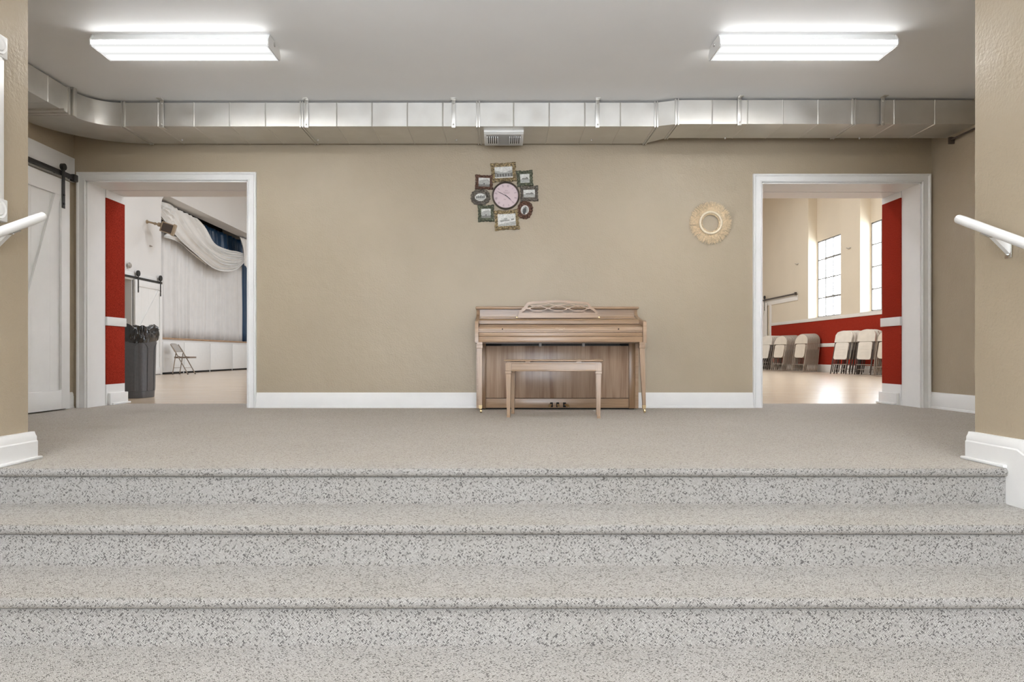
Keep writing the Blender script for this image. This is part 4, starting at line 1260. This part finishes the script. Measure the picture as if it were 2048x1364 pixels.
swag('main_swag', [(392, 437), (408, 455), (426, 487), (452, 499), (474, 503), (487, 507)], [(321, 402), (331, 440), (352, 474), (388, 508), (422, 536), (448, 543), (470, 539), (488, 524)], 'sheer white swag draped diagonally across the stage opening')
swag('tail', [(479, 474), (482, 488), (486, 505), (489, 530)], [(500, 482), (502, 495), (503, 512), (503, 545)], 'sheer white cloth tail gathered at the far end of the swag', 4, .04, 20, 24, .04)
swag('cascade', [(321, 403), (336, 409), (352, 417)], [(316, 424), (327, 443), (342, 459)], 'pale cloth cascade gathered at the upper corner of the stage opening', 4, .06, 24, 30, .05)
sw2 = swag('inner_layer', [(333, 470), (362, 453), (392, 465), (412, 478)], [(333, 474), (360, 485), (390, 510), (418, 530)], 'sheer white inner layer of cloth lying on the long curtain', 3, .03, 40, 24, .03)
for v_ in sw2.data.vertices: v_.co.x -= .07

# ------------------------------------------------------------------ folded chairs in the hall
def folded_metal():
    t = thing('folding_chair', (0, 0, 0), '', 'chair')
    Hh = 1.10; w2 = .225
    g = G()
    pts = [(-w2+.03, 0, .02), (-w2, 0, .30), (-w2, 0, .86)]
    for k in range(1, 12): a = PI-k*PI/12; pts.append((w2*math.cos(a), 0, .875+.215*math.sin(a)))
    pts += [(w2, 0, .86), (w2, 0, .30), (w2-.03, 0, .02)]
    g.tube(pts, .0115, 8); g.obj('frame', CHAIRTUBE, t)
    g = G()
    pts2 = [(-w2+.03, .016, .64), (-w2+.045, .016, .25), (-w2+.02, .016, .015), (w2-.02, .016, .015), (w2-.045, .016, .25), (w2-.03, .016, .64)]
    g.tube(pts2, .010, 8); g.obj('rear_leg', CHAIRTUBE, t)
    g = G(); g.tube([(-w2+.02, 0, .205), (w2-.02, 0, .205)], .007, 8); g.obj('stretcher', CHAIRTUBE, t)
    g = G(); out = [(-w2+.004, .80)]
    out = [(w2*.98*math.cos(PI-k*PI/14), .872+.212*math.sin(PI-k*PI/14)) for k in range(15)] + [(w2*.98, .815), (-w2*.98, .815)]
    g.prism(out, 'y', -.010, .006); g.obj('backrest', CHAIRBEIGE, t)
    g = G(); r_ = .07; sw_, z0, z1 = .17, .405, .80; o_ = []
    for cx_, cz_, a0 in ((sw_-r_, z1-.04, 0), (-sw_+r_, z1-.04, 90), (-sw_+r_, z0+r_, 180), (sw_-r_, z0+r_, 270)):
        for k in range(5): a = R(a0+k*22.5); rr_ = r_ if a0 >= 180 else .04; o_.append((cx_+r_*math.cos(a), cz_+rr_*math.sin(a)))
    g.prism(o_, 'y', -.016, .010); g.obj('seat', CHAIRBEIGE, t)
    return t
def folded_plastic():
    t = thing('folding_chair', (0, 0, 0), '', 'chair')
    w2 = .215
    for s_ in (-1, 1):
        g = G(); g.box(s_*w2-.013, s_*w2+.013, -.010, .010, .0, 1.00, .004); g.obj('front_leg', CHAIRDARK, t)
        g = G(); g.box(s_*(w2-.032)-.012, s_*(w2-.032)+.012, .011, .026, .05, .62, .004); g.obj('rear_leg', CHAIRDARK, t)
    g = G(); g.tube([(-w2, 0, .245), (w2, 0, .245)], .008, 8); g.obj('stretcher', CHAIRTUBE, t)
    g = G(); g.tube([(-w2+.03, .019, .13), (w2-.03, .019, .13)], .006, 8); g.obj('rear_stretcher', CHAIRTUBE, t)
    g = G()
    out = [(-.235, .815), (.235, .815), (.232, 1.00)]
    for k in range(1, 10): f = k/10; out.append((.232-.464*f, 1.02+.095*math.sin(PI*(.12+.76*f))))
    out.append((-.232, 1.00))
    g.prism(out, 'y', -.018, .018); b_ = g.obj('backrest', PLASTIC_W, t)
    g = G(); r_ = .05; sw_, z0, z1 = .185, .37, .805; o_ = []
    for cx_, cz_, a0 in ((sw_-r_, z1-r_, 0), (-sw_+r_, z1-r_, 90), (-sw_+r_, z0+r_, 180), (sw_-r_, z0+r_, 270)):
        for k in range(5): a = R(a0+k*22.5); o_.append((cx_+r_*math.cos(a), cz_+r_*math.sin(a)))
    g.prism(o_, 'y', -.028, -.008)
    for z in (.47, .55, .62, .70): g.box(-.11, .11, -.0305, -.028, z, z+.006, .001)
    g.obj('seat', PLASTIC_W, t)
    return t
ORD = ['frontmost', 'second', 'third', 'fourth', 'fifth', 'sixth', 'seventh', 'eighth', 'ninth', 'tenth', 'eleventh']
def chair_stack(proto, first, x0, y0, n, dx, dy, lean, rz, desc, group, lean_step=0, gaps=None):
    """front chair foot at (x0,y0); each next one is dx,dy nearer the wall"""
    for k in range(n):
        o = proto if (first and k == 0) else copy_tree(proto)
        off = gaps[k] if gaps else k
        o.location = (x0+dx*off, y0+dy*off, .012)
        o.rotation_euler = (R(-(lean+lean_step*k)), 0, R(rz))
        nm = '%s chair in %s' % (ORD[k], desc) if k == 0 else ('%s chair from the front of %s' % (ORD[k], desc) if k < n-1 else 'rearmost chair, nearest the wall, of %s' % desc)
        tag(o, nm, 'chair', group)
fm = folded_metal(); fp = folded_plastic()
chair_stack(fp, True, 8.38, 21.85, 7, .074, .020, 12, -70, 'the white plastic stack by the barn door', 'white plastic folding chairs stacked by the barn door')
chair_stack(fm, True, 8.36, 20.72, 11, .050, .012, 14, -62, 'the longer beige metal folding chair stack', 'beige metal folding chairs in the longer stack', -.35)
chair_stack(fm, False, 8.50, 19.55, 10, .048, .012, 11, -66, 'the beige metal stack beside the bare red wainscot', 'beige metal folding chairs in the stack beside the red wainscot', -.45)
chair_stack(fp, False, 8.43, 17.05, 5, .10, .02, 13.5, -64, 'the white plastic stack leaning alone on the red wainscot', 'white plastic folding chairs leaning on the red wainscot', -.5, [0, 1.0, 1.75, 3.0, 3.7])
chair_stack(fp, False, 8.72, 16.45, 3, .10, .03, 10, -66, 'the white plastic stack half hidden by the door reveal', 'white plastic folding chairs beside the door reveal')
chair_stack(fm, False, 8.62, 15.42, 5, .05, .012, 13, -62, 'the beige metal stack cut off by the door reveal', 'beige metal folding chairs cut off by the door reveal', -.4)

# ------------------------------------------------------------------ light
def area(name, loc, rot, sx, sy, power, col=(1, 1, 1), spread=180):
    l = bpy.data.lights.new(name, 'AREA'); l.shape = 'RECTANGLE'; l.size = sx; l.size_y = sy; l.energy = power; l.color = col; l.spread = R(spread)
    o = bpy.data.objects.new(name, l); COL.objects.link(o); o.location = loc; o.rotation_euler = rot
    return o
def portal(name, loc, rot, sx, sy):
    o = area(name, loc, rot, sx, sy, 1); o.data.cycles.is_portal = True
    return o
for k, (a, b) in enumerate(BAYS):
    portal('daylight', (HXR+RD+.10, (a+b)/2, (WH0+WH1)/2), (0, R(90), 0), WH1-WH0, b-a)
portal('daylight', (0, FYB-.15, (FZ+2.35)/2), (R(90), 0, 0), 3.0, 2.35-FZ)
portal('daylight', (XSL-.17, (WY0+WY1)/2, (WZ0+WZ1)/2), (0, R(-90), 0), WZ1-WZ0, WY1-WY0)
# fill lamps added out of view in the hall and foyer for brightness
for y in (10.5, 15.5, 20.5):
    for x in (-4.0, .8, 5.6):
        area('hall_fill', (x, y, HZC-.25), (0, 0, 0), 1.2, .6, 76, (.93, 1, 1.09))
for x in (-2.05, 2.05):
    area('foyer_ceiling_fill', (x, .6, 1.75), (R(180), 0, 0), 1, .25, 120, (.97, 1, 1.04))  # invented uplights, added to brighten the ceiling
for y, p in ((1.0, 6), (-1.8, 30)):
    for x in (-1.1, 1.1):
        area('foyer_fill', (x, y, ZC-.06), (0, 0, 0), 1.2, .3, p, (.97, 1, 1.04))  # added fill from behind the camera

world = bpy.data.worlds.new('sky'); scene.world = world; world.use_nodes = True
bg = world.node_tree.nodes['Background']; bg.inputs['Color'].default_value = (.90, .97, 1.06, 1); bg.inputs['Strength'].default_value = 12.0

# ------------------------------------------------------------------ camera
cam = bpy.data.cameras.new('camera'); co = bpy.data.objects.new('camera', cam); COL.objects.link(co)
cam.sensor_width = 36; cam.lens = 36*1365/2048
cam.shift_x = (1024-1001)/2048; cam.shift_y = (709-682)/2048
cam.clip_start = .05; cam.clip_end = 200
co.location = (0, 0, CAM_Z); co.rotation_euler = (R(90), 0, 0)
scene.camera = co
vs = scene.view_settings
vs.view_transform = 'Standard'; vs.look = 'None'; vs.exposure = .14; vs.gamma = 1; vs.use_curve_mapping = False
scene.cycles.use_denoising = True
scene.cycles.max_bounces = 10; scene.cycles.diffuse_bounces = 6
scene.cycles.sample_clamp_indirect = 8
